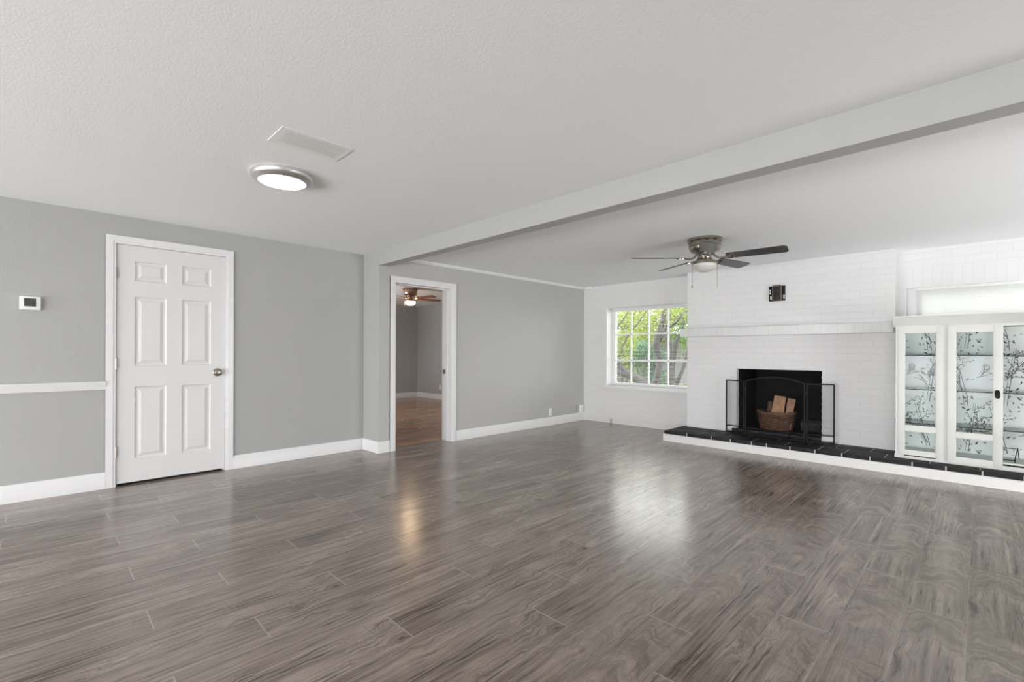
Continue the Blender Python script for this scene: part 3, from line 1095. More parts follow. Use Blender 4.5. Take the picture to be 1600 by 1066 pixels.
# small black and bronze wall box above the mantel
wb = thing('wall_box', 'small black and bronze wall box fixed high on the white brick chimney', 'wall box', (-1.741, YC, 1.775))
b = MB()
b.box(-1.829, -1.655, YC - 0.022, YC - 0.001, 1.775, 1.955, bev=0.003)
b.build('back_plate', M['black_plastic'], wb)
b = MB()
b.box(-1.778, -1.698, YC - 0.040, YC - 0.022, 1.782, 1.945, bev=0.004)
cv = b.build('centre_cover', M['dark_bronze'], wb)
b = MB()
b.box(-1.766, -1.710, YC - 0.046, YC - 0.040, 1.880, 1.930, bev=0.002)
b.box(-1.766, -1.710, YC - 0.046, YC - 0.040, 1.795, 1.865, bev=0.002)
b.build('raised_panel', M['dark_bronze'], cv)
for xx in (-1.784, -1.694):
    b = MB()
    b.box(xx - 0.007, xx + 0.007, YC - 0.036, YC - 0.022, 1.780, 1.950, bev=0.002)
    b.build('side_rail', M['dull_rail'], wb)
b = MB()
b.prism([(-0.05, 0), (0.05, 0), (0.036, 0.016), (-0.036, 0.016)], (-1.738, YC - 0.044, 1.950), (1, 0, 0), (0, 0, 1), (0, 1, 0), 0.03)
b.build('top_cap', M['dull_rail'], wb)
for (xx, zz, hh) in ((-1.815, 1.905, 0.02), (-1.813, 1.87, 0.022), (-1.806, 1.815, 0.045), (-1.664, 1.82, 0.05)):
    b = MB()
    b.box(xx - 0.007, xx + 0.007, YC - 0.026, YC - 0.021, zz - hh / 2, zz + hh / 2, bev=0.0015)
    tag(b.build('terminal', M['plastic'], wb), 'pale terminal')

# ------------------------------------------------------------------ display cabinet
KX0, KX1, KY0, KY1 = -0.598, 0.878, 5.89, 6.235
KZ0, KZ1 = 0.1335, 1.50
KC = (KX0 + KX1) / 2
kab = thing('display_cabinet', 'white glazed display cabinet lined with birch tree paper standing on the slate hearth', 'cabinet', (KC, (KY0 + KY1) / 2, KZ0))
b = MB()
b.box(KX0 + 0.02, KX0 + 0.04, KY0 + 0.02, KY1, KZ0, KZ1 - 0.09)
b.box(KX1 - 0.04, KX1 - 0.02, KY0 + 0.02, KY1, KZ0, KZ1 - 0.09)
b.box(KX0 + 0.02, KX1 - 0.02, KY1 - 0.012, KY1, KZ0, KZ1 - 0.09)
b.box(KX0 + 0.02, KX1 - 0.02, KY0 + 0.02, KY1, KZ1 - 0.11, KZ1 - 0.09)
b.box(KX0 + 0.02, KX1 - 0.02, KY0 + 0.02, KY1, KZ0 + 0.05, KZ0 + 0.066)
b.build('carcass', M['cab_white'], kab)
# face frame
b = MB()
yF0, yF1 = KY0, KY0 + 0.02
for xa, xc in ((KX0 + 0.012, -0.565), (-0.250, -0.212), (0.492, 0.530), (0.845, KX1 - 0.012)):
    b.box(xa, xc, yF0, yF1, KZ0, KZ1 - 0.09)
b.box(KX0 + 0.012, KX1 - 0.012, yF0 + 0.001, yF1, 1.388, KZ1 - 0.09)
b.box(KX0 + 0.005, KX1 - 0.005, yF0 - 0.003, yF1, KZ0, 0.172, bev=0.003)
b.build('face_frame', M['cab_white'], kab)
# cornice
b = MB()
cp = [(0, 0), (-0.012, 0), (-0.016, 0.024), (-0.030, 0.040), (-0.034, 0.085), (-0.044, 0.095), (-0.044, 0.103), (0, 0.103)]
b.prism(cp, (KX0 - 0.008, KY0 + 0.03, KZ1 - 0.100), (0, 1, 0), (0, 0, 1), (1, 0, 0), KX1 - KX0 + 0.016)
b.box(KX0 - 0.008, KX1 + 0.008, KY0 + 0.02, KY1, KZ1 - 0.085, KZ1 - 0.002)
b.box(KX0 - 0.014, KX1 + 0.014, KY0 - 0.016, KY1, KZ1 - 0.003, KZ1 + 0.006)
b.build('cornice', M['cab_white'], kab)


def glazed_panel(name, x0, x1, z0, z1, y, sl, sr, rt, rb, mid, parent, thick=0.02, rot=None):
    """stiles, rails, one cross rail and two panes"""
    fr = MB()
    fr.box(x0, x0 + sl, y, y + thick, z0, z1, bev=0.002)
    fr.box(x1 - sr, x1, y, y + thick, z0, z1, bev=0.002)
    fr.box(x0 + sl, x1 - sr, y + 0.001, y + thick, z1 - rt, z1)
    fr.box(x0 + sl, x1 - sr, y + 0.001, y + thick, z0, z0 + rb)
    fr.box(x0 + sl, x1 - sr, y + 0.001, y + thick, mid[0], mid[1])
    # glazing beads
    for a, c in ((z0 + rb, mid[0]), (mid[1], z1 - rt)):
        for (p, q, r_, s_) in ((x0 + sl, x0 + sl + 0.006, a, c), (x1 - sr - 0.006, x1 - sr, a, c), (x0 + sl, x1 - sr, a, a + 0.006), (x0 + sl, x1 - sr, c - 0.006, c)):
            fr.box(p, q, y + 0.005, y + thick, r_, s_)
    gl = MB()
    for a, c in ((z0 + rb, mid[0]), (mid[1], z1 - rt)):
        gl.box(x0 + sl + 0.001, x1 - sr - 0.001, y + 0.010, y + 0.013, a + 0.001, c - 0.001)
    if rot:
        px_, py_, ang = rot
        mt = Matrix.Translation((px_, py_, 0)) @ Matrix.Rotation(ang, 4, 'Z') @ Matrix.Translation((-px_, -py_, 0))
        for q in (fr, gl):
            bmesh.ops.transform(q.bm, matrix=mt, verts=list(q.bm.verts))
    o = fr.build(name, M['cab_white'], parent)
    gl.build('glass_pane', M['cab_glass'], o)
    return o


glazed_panel('side_light', -0.568, -0.248, 0.160, 1.392, KY0 - 0.004, 0.048, 0.043, 0.050, 0.052, (0.402, 0.452), kab)
d1 = glazed_panel('door', -0.214, 0.139, 0.155, 1.396, KY0 - 0.016, 0.053, 0.058, 0.052, 0.045, (0.385, 0.428), kab)
d2 = glazed_panel('door', 0.141, 0.494, 0.155, 1.396, KY0 - 0.016, 0.058, 0.053, 0.052, 0.045, (0.385, 0.428), kab, rot=(0.494, KY0 - 0.016, 1.8))
glazed_panel('side_light', 0.528, 0.848, 0.160, 1.392, KY0 - 0.004, 0.043, 0.048, 0.050, 0.052, (0.402, 0.452), kab)
b = MB()
b.lathe([(0.017, 0), (0.017, -0.003)], (0.104, KY0 - 0.0165, 0.812), 20, axis='y')
b.lathe([(0.017, 0), (0.017, -0.003)], (0.106, KY0 - 0.0165, 0.770), 20, axis='y')
b.box(0.088, 0.122, KY0 - 0.0195, KY0 - 0.016, 0.776, 0.806)
b.lathe([(0.007, -0.003), (0.006, -0.010), (0.012, -0.016), (0.015, -0.024), (0.012, -0.030), (0.003, -0.032)], (0.105, KY0 - 0.0165, 0.792), 20, axis='y')
tag(b.build('knob', M['black_iron'], d1), 'black iron knob and plate')

# paper lining with birch trunks, twigs, leaves and birds
pr = random.Random(21)
b = MB()
PX0, PX1, PZ0, PZ1, PY = KX0 + 0.041, KX1 - 0.041, KZ0 + 0.067, KZ1 - 0.111, KY1 - 0.014
b.box(PX0, PX1, PY, PY + 0.0015, PZ0, PZ1, 0)
LAY = [0]


def inside(p):
    return PX0 < p[0] < PX1 and PZ0 < p[1] < PZ1


def ink(pts, mi=1):
    if all(inside(p) for p in pts):
        LAY[0] = (LAY[0] + 1) % 40
        yy = PY - 0.0003 - 0.00002 * LAY[0]
        b.quad([(p[0], yy, p[1]) for p in pts], mi)


def stroke(path, w0, w1, mi=1):
    n = len(path)
    for i in range(n - 1):
        (xa, za), (xb, zb) = path[i], path[i + 1]
        dx, dz = xb - xa, zb - za
        l_ = math.hypot(dx, dz) or 1
        nx, nz = -dz / l_, dx / l_
        wa = w0 + (w1 - w0) * i / (n - 1)
        wb_ = w0 + (w1 - w0) * (i + 1) / (n - 1)
        ink([(xa + nx * wa, za + nz * wa), (xa - nx * wa, za - nz * wa), (xb - nx * wb_, zb - nz * wb_), (xb + nx * wb_, zb + nz * wb_)], mi)


def leaf(x, z, a, l_=0.022, mi=1):
    c, s = math.cos(a), math.sin(a)
    wd = l_ * 0.19
    ink([(x, z), (x + c * l_ * .45 - s * wd, z + s * l_ * .45 + c * wd), (x + c * l_, z + s * l_), (x + c * l_ * .5 + s * wd, z + s * l_ * .5 - c * wd)], mi)


def twig(x, z, a, l_):
    path = [(x, z)]
    for k in range(6):
        a += pr.uniform(-0.28, 0.28)
        x += math.cos(a) * l_ / 6
        z += math.sin(a) * l_ / 6
        path.append((x, z))
        if k > 0:
            leaf(x, z, a + pr.choice((-1, 1)) * pr.uniform(0.5, 1.1), pr.uniform(0.014, 0.026), pr.choice((1, 1, 2)))
    stroke(path, 0.0022, 0.0008, 1)


def birch(x, z, a, l_, wd):
    left, right, mid = [], [], []
    n = 16
    for k in range(n + 1):
        a += pr.uniform(-0.06, 0.06)
        ww = wd * (1 - 0.35 * k / n)
        nx, nz = -math.sin(a), math.cos(a)
        mid.append((x, z))
        left.append((x + nx * ww, z + nz * ww))
        right.append((x - nx * ww, z - nz * ww))
        x += math.cos(a) * l_ / n
        z += math.sin(a) * l_ / n
    stroke(left, 0.0013, 0.0013, 1)
    stroke(right, 0.0024, 0.0016, 1)
    for k in range(1, n):
        if pr.random() < 0.55:
            (mx_, mz), (rx, rz) = mid[k], right[k]
            f = pr.uniform(0.3, 1.1)
            stroke([(rx, rz), (rx + (mx_ - rx) * f, rz + (mz - rz) * f + 0.002)], 0.0022, 0.001, 1)
    for k in (4, 8, 11, 14):
        sgn = pr.choice((-1, 1))
        twig(mid[k][0], mid[k][1], a + sgn * pr.uniform(0.6, 1.0), pr.uniform(0.10, 0.2))


def bird(x, z, s, flip=1):
    for k in range(8):
        t_ = k / 8 * 2 * PI
        t2 = (k + 1) / 8 * 2 * PI
        stroke([(x + flip * s * 0.45 * math.cos(t_), z + s * 0.8 * math.sin(t_)), (x + flip * s * 0.45 * math.cos(t2), z + s * 0.8 * math.sin(t2))], 0.002, 0.002)
    for k in range(14):
        leaf(x + pr.uniform(-.3, .3) * s, z + pr.uniform(-.5, .6) * s, -1.2 * flip + pr.uniform(-.3, .3) + (PI if flip < 0 else 0), s * 0.32, 2 if k % 3 else 1)
    stroke([(x - flip * s * 0.2, z - s * 0.6), (x - flip * s * 0.7, z - s * 1.5)], 0.005, 0.002)


rep = 0.53
for i in range(-1, 4):
    for j in range(-1, 4):
        ox, oz = PX0 + i * rep + (0.0 if j % 2 == 0 else 0.26), 0.13 + j * 0.52
        pr = random.Random(5)
        birch(ox + 0.20, oz, 1.60, 0.53, 0.013)
        birch(ox + 0.19, oz + 0.12, 2.15, 0.30, 0.010)
        birch(ox + 0.46, oz + 0.02, 1.50, 0.53, 0.011)
        birch(ox + 0.45, oz + 0.25, 0.95, 0.22, 0.008)
        bird(ox + 0.335, oz + 0.36, 0.05, 1)
        twig(ox + 0.27, oz + 0.27, 0.3, 0.2)
        for k in range(64):
            x, z = ox + pr.uniform(0, rep), oz + pr.uniform(0, 0.52)
            a = pr.uniform(0, 2 * PI)
            leaf(x, z, a, pr.uniform(0.020, 0.040), pr.choice((1, 2, 2)))
            if pr.random() < 0.5:
                leaf(x, z, a + pr.uniform(0.7, 1.4), pr.uniform(0.012, 0.022), 2)
b.build('paper_lining', [M['wallpaper'], M['ink'], M['ink_grey']], kab)
for z in (0.470, 0.795, 1.120):
    b = MB()
    b.box(KX0 + 0.042, KX1 - 0.042, KY0 + 0.024, KY1 - 0.02, z, z + 0.010)
    for f in b.bm.faces:
        f.material_index = 1 if f.calc_center_median().y < KY0 + 0.03 else 0
    b.build('glass_shelf', [M['shelf_glass'], M['glass_edge']], kab)

# wire plate stand on the cabinet floor
b = MB()
zf = KZ0 + 0.0675
for dx in (0.0, 0.10):
    xx = 0.115 + dx
    b.tube([(xx, 5.945, zf + 0.028), (xx, 5.940, zf + 0.004), (xx + 0.0, 6.06, zf + 0.004), (xx + 0.02, 6.10, zf + 0.11), (xx + 0.03, 6.12, zf + 0.004)], 0.0032, 6)
b.tube([(0.115, 6.04, zf + 0.004), (0.215, 6.04, zf + 0.004)], 0.0032, 6)
b.tube([(0.133, 6.097, zf + 0.10), (0.233, 6.097, zf + 0.10)], 0.0032, 6)
tag(b.build('plate_stand', M['black_iron'], base=(0.165, 6.03, zf)), 'black wire plate stand on the bottom of the white display cabinet', 'plate stand')

# ------------------------------------------------------------------ ceiling fan in the back of the room
FCX, FCY = -1.89, 4.53


def lerp_blade(b, ang, r0, r1, w0, w1, z, pitch, thick=0.006):
    """tapered blade with rounded ends along the direction ang"""
    d = Vector((math.cos(ang), math.sin(ang), 0))
    t_ = Vector((-math.sin(ang), math.cos(ang), 0))      # counter-clockwise side
    out = []
    n = 8
    prof = []
    for k in range(n + 1):
        f = k / n
        prof.append((r0 + (r1 - r0) * f, w0 + (w1 - w0) * f))
    edge_a = [(r, w_) for r, w_ in prof]
    pts = [(r0 - 0.0, -w0 * .35), (r0 + 0.0, w0 * .35)]
    outline = []
    for r, w_ in prof:
        outline.append((r, w_ / 2))
    # rounded corners at the tip
    R_ = 0.035
    tip = []
    for k in range(1, 7):
        a = PI / 2 * (1 - k / 6)
        tip.append((r1 + R_ * math.cos(a), w1 / 2 - R_ + R_ * math.sin(a)))
    outline += tip
    full = outline + [(r, -v) for r, v in reversed(outline)]
    c, s = math.cos(pitch), math.sin(pitch)
    top, bot = [], []
    for r, v in full:
        p = Vector((FAN[0], FAN[1], z)) + d * r + t_ * (v * c) + Vector((0, 0, -v * s))
        nrm = t_ * s + Vector((0, 0, c))
        top.append(b.bm.verts.new(p + nrm * thick / 2))
        bot.append(b.bm.verts.new(p - nrm * thick / 2))
    b.bm.faces.new(top)
    b.bm.faces.new(bot[::-1])
    m_ = len(full)
    for k in range(m_):
        b.bm.faces.new((top[k], bot[k], bot[(k + 1) % m_], top[(k + 1) % m_]))


def ceiling_fan(label, cx, cy, zc, scale, angles, metal, blade_mat, bowl_mat, r_tip, pitch, chains, light_on=False):
    global FAN
    FAN = (cx, cy)
    S_ = scale
    t = thing('ceiling_fan', label, 'ceiling fan', (cx, cy, zc))
    b = MB()
    b.lathe([(0.155 * S_, 0.0), (0.160 * S_, -0.006), (0.160 * S_, -0.022), (0.150 * S_, -0.028), (0.146 * S_, -0.036)], (cx, cy, zc), 48)
    b.build('ceiling_plate', metal, t)
    b = MB()
    b.lathe([(0.146 * S_, -0.034), (0.148 * S_, -0.040), (0.148 * S_, -0.075), (0.142 * S_, -0.080), (0.142 * S_, -0.100), (0.128 * S_, -0.122), (0.085 * S_, -0.140)],
            (cx, cy, zc), 48)
    mo = b.build('motor_housing', metal, t)
    for k in range(12):
        a = 2 * PI * k / 12
        b = MB()
        b.box(-0.016, 0.016, -0.003, 0.003, -0.038, -0.031)
        bmesh.ops.transform(b.bm, matrix=Matrix.Translation((cx, cy, zc)) @ Matrix.Rotation(a, 4, 'Z') @ Matrix.Translation((0, -0.147 * S_, 0)), verts=list(b.bm.verts))
        b.build('vent_slot', M['dark_slot'], mo)
    b = MB()
    b.lathe([(0.085 * S_, -0.138), (0.080 * S_, -0.150), (0.058 * S_, -0.160), (0.050 * S_, -0.185), (0.060 * S_, -0.205), (0.100 * S_, -0.216), (0.112 * S_, -0.222),
             (0.114 * S_, -0.240), (0.106 * S_, -0.246)], (cx, cy, zc), 48)
    hub = b.build('switch_housing', metal, t)
    b = MB()
    R_ = 0.110 * S_
    prof = [(R_ * 0.95, -0.244)]
    for k in range(1, 10):
        a = PI / 2 * k / 9
        prof.append((max(R_ * math.cos(a), 0.004), -0.246 - 0.080 * S_ * math.sin(a)))
    b.lathe(prof, (cx, cy, zc), 48)
    b.build('light_bowl', bowl_mat, t)
    zb = zc - 0.186
    for ang in angles:
        b = MB()
        lerp_blade(b, ang, 0.20 * S_, r_tip - 0.035, 0.115 * S_, 0.142 * S_, zb, pitch)
        bl = b.build('blade', blade_mat, t)
        b = MB()
        d = Vector((math.cos(ang), math.sin(ang), 0))
        t_ = Vector((-math.sin(ang), math.cos(ang), 0))
        o = Vector((cx, cy, 0))
        b.tube([o + d * 0.075 * S_ + Vector((0, 0, zc - 0.150)), o + d * 0.10 * S_ + Vector((0, 0, zc - 0.180)), o + d * 0.14 * S_ + Vector((0, 0, zc - 0.198)),
                o + d * 0.19 * S_ + Vector((0, 0, zb - 0.008)), o + d * 0.225 * S_ + Vector((0, 0, zb - 0.007))], [0.012, 0.010, 0.009, 0.010, 0.009], 8)
        # open scroll plate under the blade root
        pts = []
        for k in range(20):
            a = 2 * PI * k / 20
            vv = 0.040 * S_ * math.sin(a) * (1 + 0.25 * math.cos(a))
            pts.append(o + d * (0.225 + 0.04 * math.cos(a)) * S_ + t_ * vv + Vector((0, 0, zb - 0.0075 - vv * math.sin(pitch))))
        b.tube(pts, 0.0055, 6, closed=True)
        for vv in (-0.022, 0.0, 0.022):
            p = o + d * 0.225 * S_ + t_ * vv * S_ + Vector((0, 0, zb - 0.006 - vv * math.sin(pitch)))
            b.lathe([(0.006, -0.003), (0.006, 0.003)], p, 10)
        b.build('blade_bracket', metal, bl)
    for (a, zt, zbm, ball) in chains:
        b = MB()
        d = Vector((math.cos(a), math.sin(a), 0)) * 0.122 * S_ + Vector((cx, cy, 0))
        b.tube([(d.x - math.cos(a) * 0.02, d.y - math.sin(a) * 0.02, zt), (d.x, d.y, zt - 0.004), (d.x, d.y, zbm)], 0.0022, 6)
        if ball:
            b.lathe([(0.002, 0.024), (0.006, 0.014), (0.009, 0.004), (0.007, -0.005), (0.002, -0.008)], (d.x, d.y, zbm), 14)
        b.build('pull_chain', metal, t)
    return t


ca0 = math.radians(45)
ceiling_fan('brushed nickel ceiling fan with five dark blades hanging before the chimney', FCX, FCY, H2, 1.0,
            [math.radians(7 + 72 * k) for k in range(5)], M['nickel_dark'], M['blade_dark'], M['frost'], 0.70, math.radians(13),
            [(ca0 + PI, H2 - 0.232, 1.775, True), (ca0, H2 - 0.232, 1.775, False)])
ceiling_fan('lit bronze ceiling fan with reddish brown blades seen through the open doorway', -7.39, 4.77, FH, 0.86,
            [math.radians(10 + 72 * k) for k in range(5)], M['bronze'], M['blade_red'], M['bowl_on'], 0.62, math.radians(13),
            [(ca0 + 0.3 + PI, FH - 0.232, FH - 0.43, True)])

# ------------------------------------------------------------------ ceiling light and vent
LX, LY = -3.20, 1.10
cl = thing('ceiling_light', 'round flush ceiling light with a silver rim and lit white diffuser', 'ceiling light', (LX, LY, H))
b = MB()
b.lathe([(0.182, 0.0), (0.184, -0.012), (0.182, -0.028), (0.172, -0.040), (0.150, -0.050), (0.141, -0.052), (0.138, -0.047)], (LX, LY, H), 64)
b.build('rim', M['chrome'], cl)
b = MB()
prof = [(0.140, -0.050)]
for k in range(1, 8):
    a = PI / 2 * k / 7
    prof.append((max(0.140 * math.cos(a), 0.003), -0.050 - 0.012 * math.sin(a)))
b.lathe(prof, (LX, LY, H), 64)
b.build('diffuser', M['lamp_on'], cl)

VX0, VX1, VY0, VY1 = -2.735, -2.507, 0.862, 1.245
cv = thing('ceiling_vent', 'white slatted air vent set in the ceiling near the round light', 'air vent', ((VX0 + VX1) / 2, (VY0 + VY1) / 2, H))
b = MB()
e = 0.036
for (x0, x1, y0, y1) in ((VX0, VX0 + e, VY0, VY1), (VX1 - e, VX1, VY0, VY1), (VX0 + e, VX1 - e, VY0, VY0 + e), (VX0 + e, VX1 - e, VY1 - e, VY1)):
    b.box(x0, x1, y0, y1, H - 0.004, H - 0.0005)
b.build('frame', M['plastic'], cv)
b = MB()
b.box(VX0 + e, VX1 - e, VY0 + e, VY1 - e, H - 0.002, H - 0.0005)
b.build('backing', M['plastic'], cv)
n = 6
for k in range(n):
    b = MB()
    xx = VX0 + e + (VX1 - VX0 - 2 * e) * (k + 0.5) / n
    b.box(-0.0122, 0.0122, VY0 + e + 0.003, VY1 - e - 0.003, -0.0008, 0.0008)
    bmesh.ops.transform(b.bm, matrix=Matrix.Translation((xx, 0, H - 0.0050)) @ Matrix.Rotation(0.14, 4, 'Y'), verts=list(b.bm.verts))
    b.build('slat', M['plastic'], cv)

# ------------------------------------------------------------------ thermostat, outlets, corner sensor
th = thing('thermostat', 'white wall thermostat with a dark display on the grey wall left of the door', 'thermostat', (XA, -0.059, 1.45))
b = MB()
b.box(XA + 0.0005, XA + 0.027, -0.117, -0.001, 1.452, 1.556, bev=0.007)
b.build('housing', M['plastic'], th)
b = MB()
b.box(XA + 0.026, XA + 0.0285, -0.092, -0.028, 1.478, 1.540)
tag(b.build('display', M['lcd'], th), 'dark display')
b = MB()
b.box(XA + 0.0005, XA + 0.010, -0.121, -0.1165, 1.47, 1.545)
b.build('side_vent', M['plastic_grey'], th)


def outlet(label, p, axis, mat=None, k=1.0):
    x, y, z = p
    t = thing('outlet', label, 'outlet', p)
    b = MB()

    def bx_(u0, u1, d0, d1, z0, z1, bev=0.0, q=b):
        u0, u1, z0, z1 = u0 * k, u1 * k, z0 * k, z1 * k
        if axis == 'x':
            q.box(x + d0, x + d1, y + u0, y + u1, z + z0, z + z1, bev=bev)
        else:
            q.box(x + u0, x + u1, y - d1, y - d0, z + z0, z + z1, bev=bev)
    bx_(-0.035, 0.035, 0.0005, 0.006, 0, 0.115, 0.002)
    b.build('cover_plate', mat or M['plastic'], t)
    for zz in (0.036, 0.079):
        q = MB()
        bx_(-0.017, 0.017, 0.005, 0.008, zz - 0.014, zz + 0.014, 0.002, q)
        so = q.build('socket', mat or M['plastic'], t)
        q = MB()
        for u in (-0.007, 0.007):
            bx_(u - 0.0012, u + 0.0012, 0.0078, 0.0084, zz - 0.006, zz + 0.006, 0, q)
        q.build('slot', M['dark_slot'], so)
    return t


outlet('white outlet low on the grey wall between the doorway and the corner', (XD, 5.66, 0.147), 'x')
outlet('grey outlet low on the grey wall beside the white corner box', (XD, 6.33, 0.150), 'x', M['plastic_grey'])
outlet('grey outlet at floor level on the white brick wall below the garden window', (-4.245, YW, 0.004), 'y', M['plastic_grey'], 0.6)
outlet('pale outlet on the back wall of the room beyond the doorway', (-9.25, FY, 0.235), 'y')
b = MB()
b.box(XD + 0.0005, XD + 0.03, 6.415, 6.50, 0.135, 0.26, bev=0.004)
tag(b.build('cable_box', M['plastic'], base=(XD, 6.45, 0.13)), 'small white cable box low on the grey wall at the brick corner', 'cable box')
b = MB()
b.box(-4.735, -4.605, YW - 0.055, YW - 0.001, H2 - 0.04, H2 - 0.001, bev=0.004)
tag(b.build('sensor_box', M['plastic'], base=(-4.67, YW, H2 - 0.04)), 'small white box in the upper corner of the brick wall under the ceiling', 'sensor')

# ------------------------------------------------------------------ garden
b = MB()
b.box(-40, 12, YW + 0.32, 48, -0.5, -0.32)
struct('ground', b, M['grass'])
b = MB()
b.box(-24, 0, 21.0, 21.3, -0.32, 1.95)
b.box(-24, 0, 20.95, 21.35, 1.95, 2.02)
tag(b.build('garden_wall', M['concrete'], base=(-12, 21.1, -0.32)), 'pale low wall far behind the garden trees', 'wall', kind='structure')


def leaves(b, blobs, n, size, seed, mi=0, top=9.0):
    r = random.Random(seed)
    tot = sum(q[3] * q[4] * q[5] for q in blobs)
    for (cx, cy, cz, rx, ry, rz) in blobs:
        k = int(n * rx * ry * rz / tot)
        for _ in range(k):
            while True:
                u = [r.uniform(-1, 1) for _ in range(3)]
                if sum(q * q for q in u) < 1:
                    break
            p = Vector((cx + u[0] * rx, cy + u[1] * ry, cz + u[2] * rz))
            if p.z > top:
                continue
            e_ = Vector((r.uniform(-1, 1), r.uniform(-1, 1), r.uniform(-1, 0.4))).normalized()
            f_ = e_.cross(Vector((r.uniform(-1, 1), r.uniform(-1, 1), r.uniform(-1, 1)))).normalized()
            l_ = size * r.uniform(0.6, 1.3)
            b.quad([p, p + e_ * l_ * .5 + f_ * l_ * .26, p + e_ * l_, p + e_ * l_ * .5 - f_ * l_ * .26], mi)


def tree(label, base, limbs, blobs, n, size, leafm, seed):
    t = thing('tree', label, 'tree', base, 'trees seen through the garden window')
    b = MB()
    for pts, rs in limbs:
        sm, sr = [], []
        for i in range(len(pts) - 1):
            for k in range(4):
                f = k / 4
                sm.append(Vector(pts[i]).lerp(Vector(pts[i + 1]), f))
                sr.append(rs[i] + (rs[i + 1] - rs[i]) * f)
        sm.append(Vector(pts[-1])); sr.append(rs[-1])
        for _ in range(2):
            sm = [sm[0]] + [(sm[i - 1] + sm[i] * 2 + sm[i + 1]) / 4 for i in range(1, len(sm) - 1)] + [sm[-1]]
        b.tube(sm, sr, 10)
    b.build('trunk', M['trunk'], t)
    b = MB()
    leaves(b, blobs, n, size, seed, top=2.5)
    b.build('foliage', leafm, t)
    return t


tree('tall grey-trunked tree with yellow green leaves in the middle of the garden window', (-5.95, 11.0, -0.32),
     [([(-5.98, 11.0, -0.4), (-5.9, 11.0, 0.18), (-5.78, 11.0, 0.53), (-5.73, 11.0, 0.80), (-5.73, 11.0, 1.0), (-5.78, 11.0, 1.16), (-5.83, 11.0, 1.33), (-5.76, 11.0, 1.55), (-5.69, 11.0, 1.78), (-5.61, 11.0, 2.02), (-5.58, 11.0, 2.6)],
       [0.13, 0.10, 0.085, 0.08, 0.08, 0.085, 0.095, 0.085, 0.075, 0.065, 0.05]),
      ([(-5.78, 11.0, 1.40), (-5.6, 11.0, 1.62), (-5.52, 11.02, 1.9), (-5.4, 11.05, 2.3)], [0.05, 0.04, 0.03, 0.02])],
     [(-6.3, 11.6, 2.25, 1.2, 0.9, 0.55), (-5.3, 11.8, 2.3, 1.0, 0.9, 0.5), (-7.2, 12.0, 2.2, 0.9, 0.9, 0.7)], 2600, 0.10, M['leaf_yellow'], 1)
tree('forked grey tree beside the right edge of the garden window', (-5.31, 10.6, -0.32),
     [([(-5.36, 10.6, -0.4), (-5.29, 10.6, 0.3), (-5.22, 10.6, 0.57), (-5.21, 10.6, 0.8), (-5.18, 10.6, 1.02), (-5.15, 10.6, 1.19), (-5.22, 10.6, 1.38), (-5.41, 10.6, 1.56), (-5.5, 10.6, 1.85)],
       [0.12, 0.10, 0.085, 0.08, 0.08, 0.08, 0.07, 0.04, 0.03]),
      ([(-5.15, 10.6, 1.2), (-5.07, 10.6, 1.46), (-4.98, 10.6, 1.6), (-4.9, 10.6, 1.9)], [0.06, 0.045, 0.035, 0.025]),
      ([(-5.3, 10.62, 1.74), (-5.2, 10.6, 1.79), (-5.02, 10.6, 1.93), (-4.89, 10.6, 2.18), (-4.8, 10.6, 2.4)], [0.03, 0.03, 0.03, 0.028, 0.02])],
     [(-4.7, 11.2, 1.7, 0.75, 0.6, 1.0), (-4.4, 11.0, 0.9, 0.4, 0.5, 0.6)], 1100, 0.095, M['leaf_green'], 2)
tree('low grey tree with a thick leaning limb at the lower left of the garden window', (-5.08, 9.6, -0.32),
     [([(-4.95, 9.6, -0.4), (-5.08, 9.6, 0.30), (-5.35, 9.6, 0.47), (-5.69, 9.6, 0.62), (-5.95, 9.6, 0.69), (-6.2, 9.6, 0.77), (-6.5, 9.6, 0.85)],
       [0.13, 0.11, 0.10, 0.10, 0.095, 0.085, 0.08]),
      ([(-5.70, 9.6, 0.58), (-5.88, 9.58, 0.74), (-6.03, 9.55, 0.92), (-6.2, 9.55, 1.1)], [0.07, 0.06, 0.05, 0.04]),
      ([(-5.95, 9.55, 0.86), (-5.98, 9.55, 1.06), (-5.88, 9.55, 1.35), (-5.67, 9.55, 1.64), (-5.49, 9.55, 1.82), (-5.26, 9.55, 2.11)], [0.03, 0.022, 0.02, 0.018, 0.016, 0.012]),
      ([(-6.2, 9.55, 1.45), (-6.1, 9.55, 1.65), (-5.79, 9.55, 2.02), (-5.7, 9.55, 2.2)], [0.02, 0.018, 0.015, 0.012]),
      ([(-6.3, 9.55, 1.72), (-6.1, 9.55, 1.70), (-5.77, 9.55, 1.705)], [0.016, 0.014, 0.01])],
     [(-6.15, 10.0, 1.35, 0.42, 0.4, 0.45), (-6.1, 9.9, 2.05, 0.6, 0.4, 0.3), (-5.0, 10.0, 2.2, 0.5, 0.4, 0.25)], 800, 0.08, M['leaf_yellow'], 3)
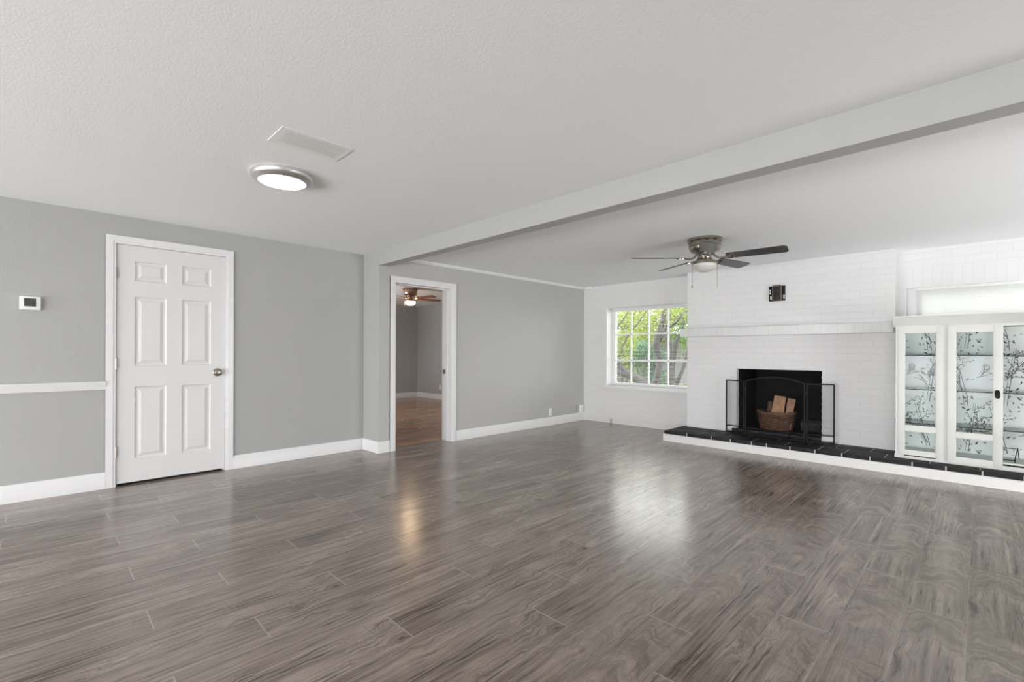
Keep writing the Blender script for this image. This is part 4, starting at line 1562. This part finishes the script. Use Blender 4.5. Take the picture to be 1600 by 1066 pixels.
tree('thin grey sapling at the lower right of the garden window', (-4.9, 10.0, -0.32),
     [([(-4.95, 10.0, -0.4), (-4.86, 10.0, 0.30), (-4.8, 10.0, 0.44), (-4.73, 10.0, 0.59), (-4.62, 10.0, 0.87), (-4.55, 10.0, 1.1), (-4.5, 10.0, 1.5)],
       [0.07, 0.055, 0.05, 0.045, 0.04, 0.035, 0.02])],
     [(-4.45, 10.2, 1.3, 0.3, 0.3, 0.4)], 150, 0.08, M['leaf_green'], 4)
for k, (lab, x, y, bl, n, sz, mt) in enumerate((
        ('broad yellow green bush behind the left half of the garden window', -9.6, 15.6, [(-9.8, 15.8, 1.4, 1.5, 1.0, 1.3), (-8.6, 15.4, 2.2, 1.2, 0.9, 0.7), (-8.3, 15.4, 0.2, 0.9, 0.6, 0.35)], 3600, 0.13, M['leaf_yellow']),
        ('deep green bush behind the tall trunk in the garden window', -7.8, 13.9, [(-7.75, 13.9, 1.07, 0.72, 0.45, 0.55), (-7.3, 13.9, 0.33, 0.75, 0.4, 0.35)], 1300, 0.12, M['leaf_deep']),
        ('bright green bush behind the right half of the garden window', -7.6, 18.0, [(-8.2, 18.0, 2.4, 1.5, 0.8, 0.95), (-7.1, 18.0, 1.2, 0.9, 0.7, 1.15)], 2400, 0.13, M['leaf_green']),
        ('pale green far hedge in front of the low garden wall', -11, 20.0, [(-13.0, 19.8, 1.9, 2.8, 0.8, 2.0), (-9.2, 20.2, 2.6, 2.8, 0.8, 1.15), (-7.6, 20.0, 1.6, 1.2, 0.6, 1.2)], 9000, 0.17, M['leaf_yellow']))):
    t = thing('bush', lab, 'bush', (x, y, -0.32), 'bushes seen through the garden window')
    b = MB()
    for q in range(5):
        a = q * 1.3
        b.tube([(x, y, -0.35), (x + 0.3 * math.cos(a), y + 0.3 * math.sin(a), 0.4), (x + 0.6 * math.cos(a), y + 0.5 * math.sin(a), 1.2)], [0.04, 0.03, 0.015], 6)
    b.build('stems', M['trunk'], t)
    b = MB()
    leaves(b, bl, n, sz, 40 + k, top=3.05 if y < 18 else 3.5)
    b.build('foliage', mt, t)
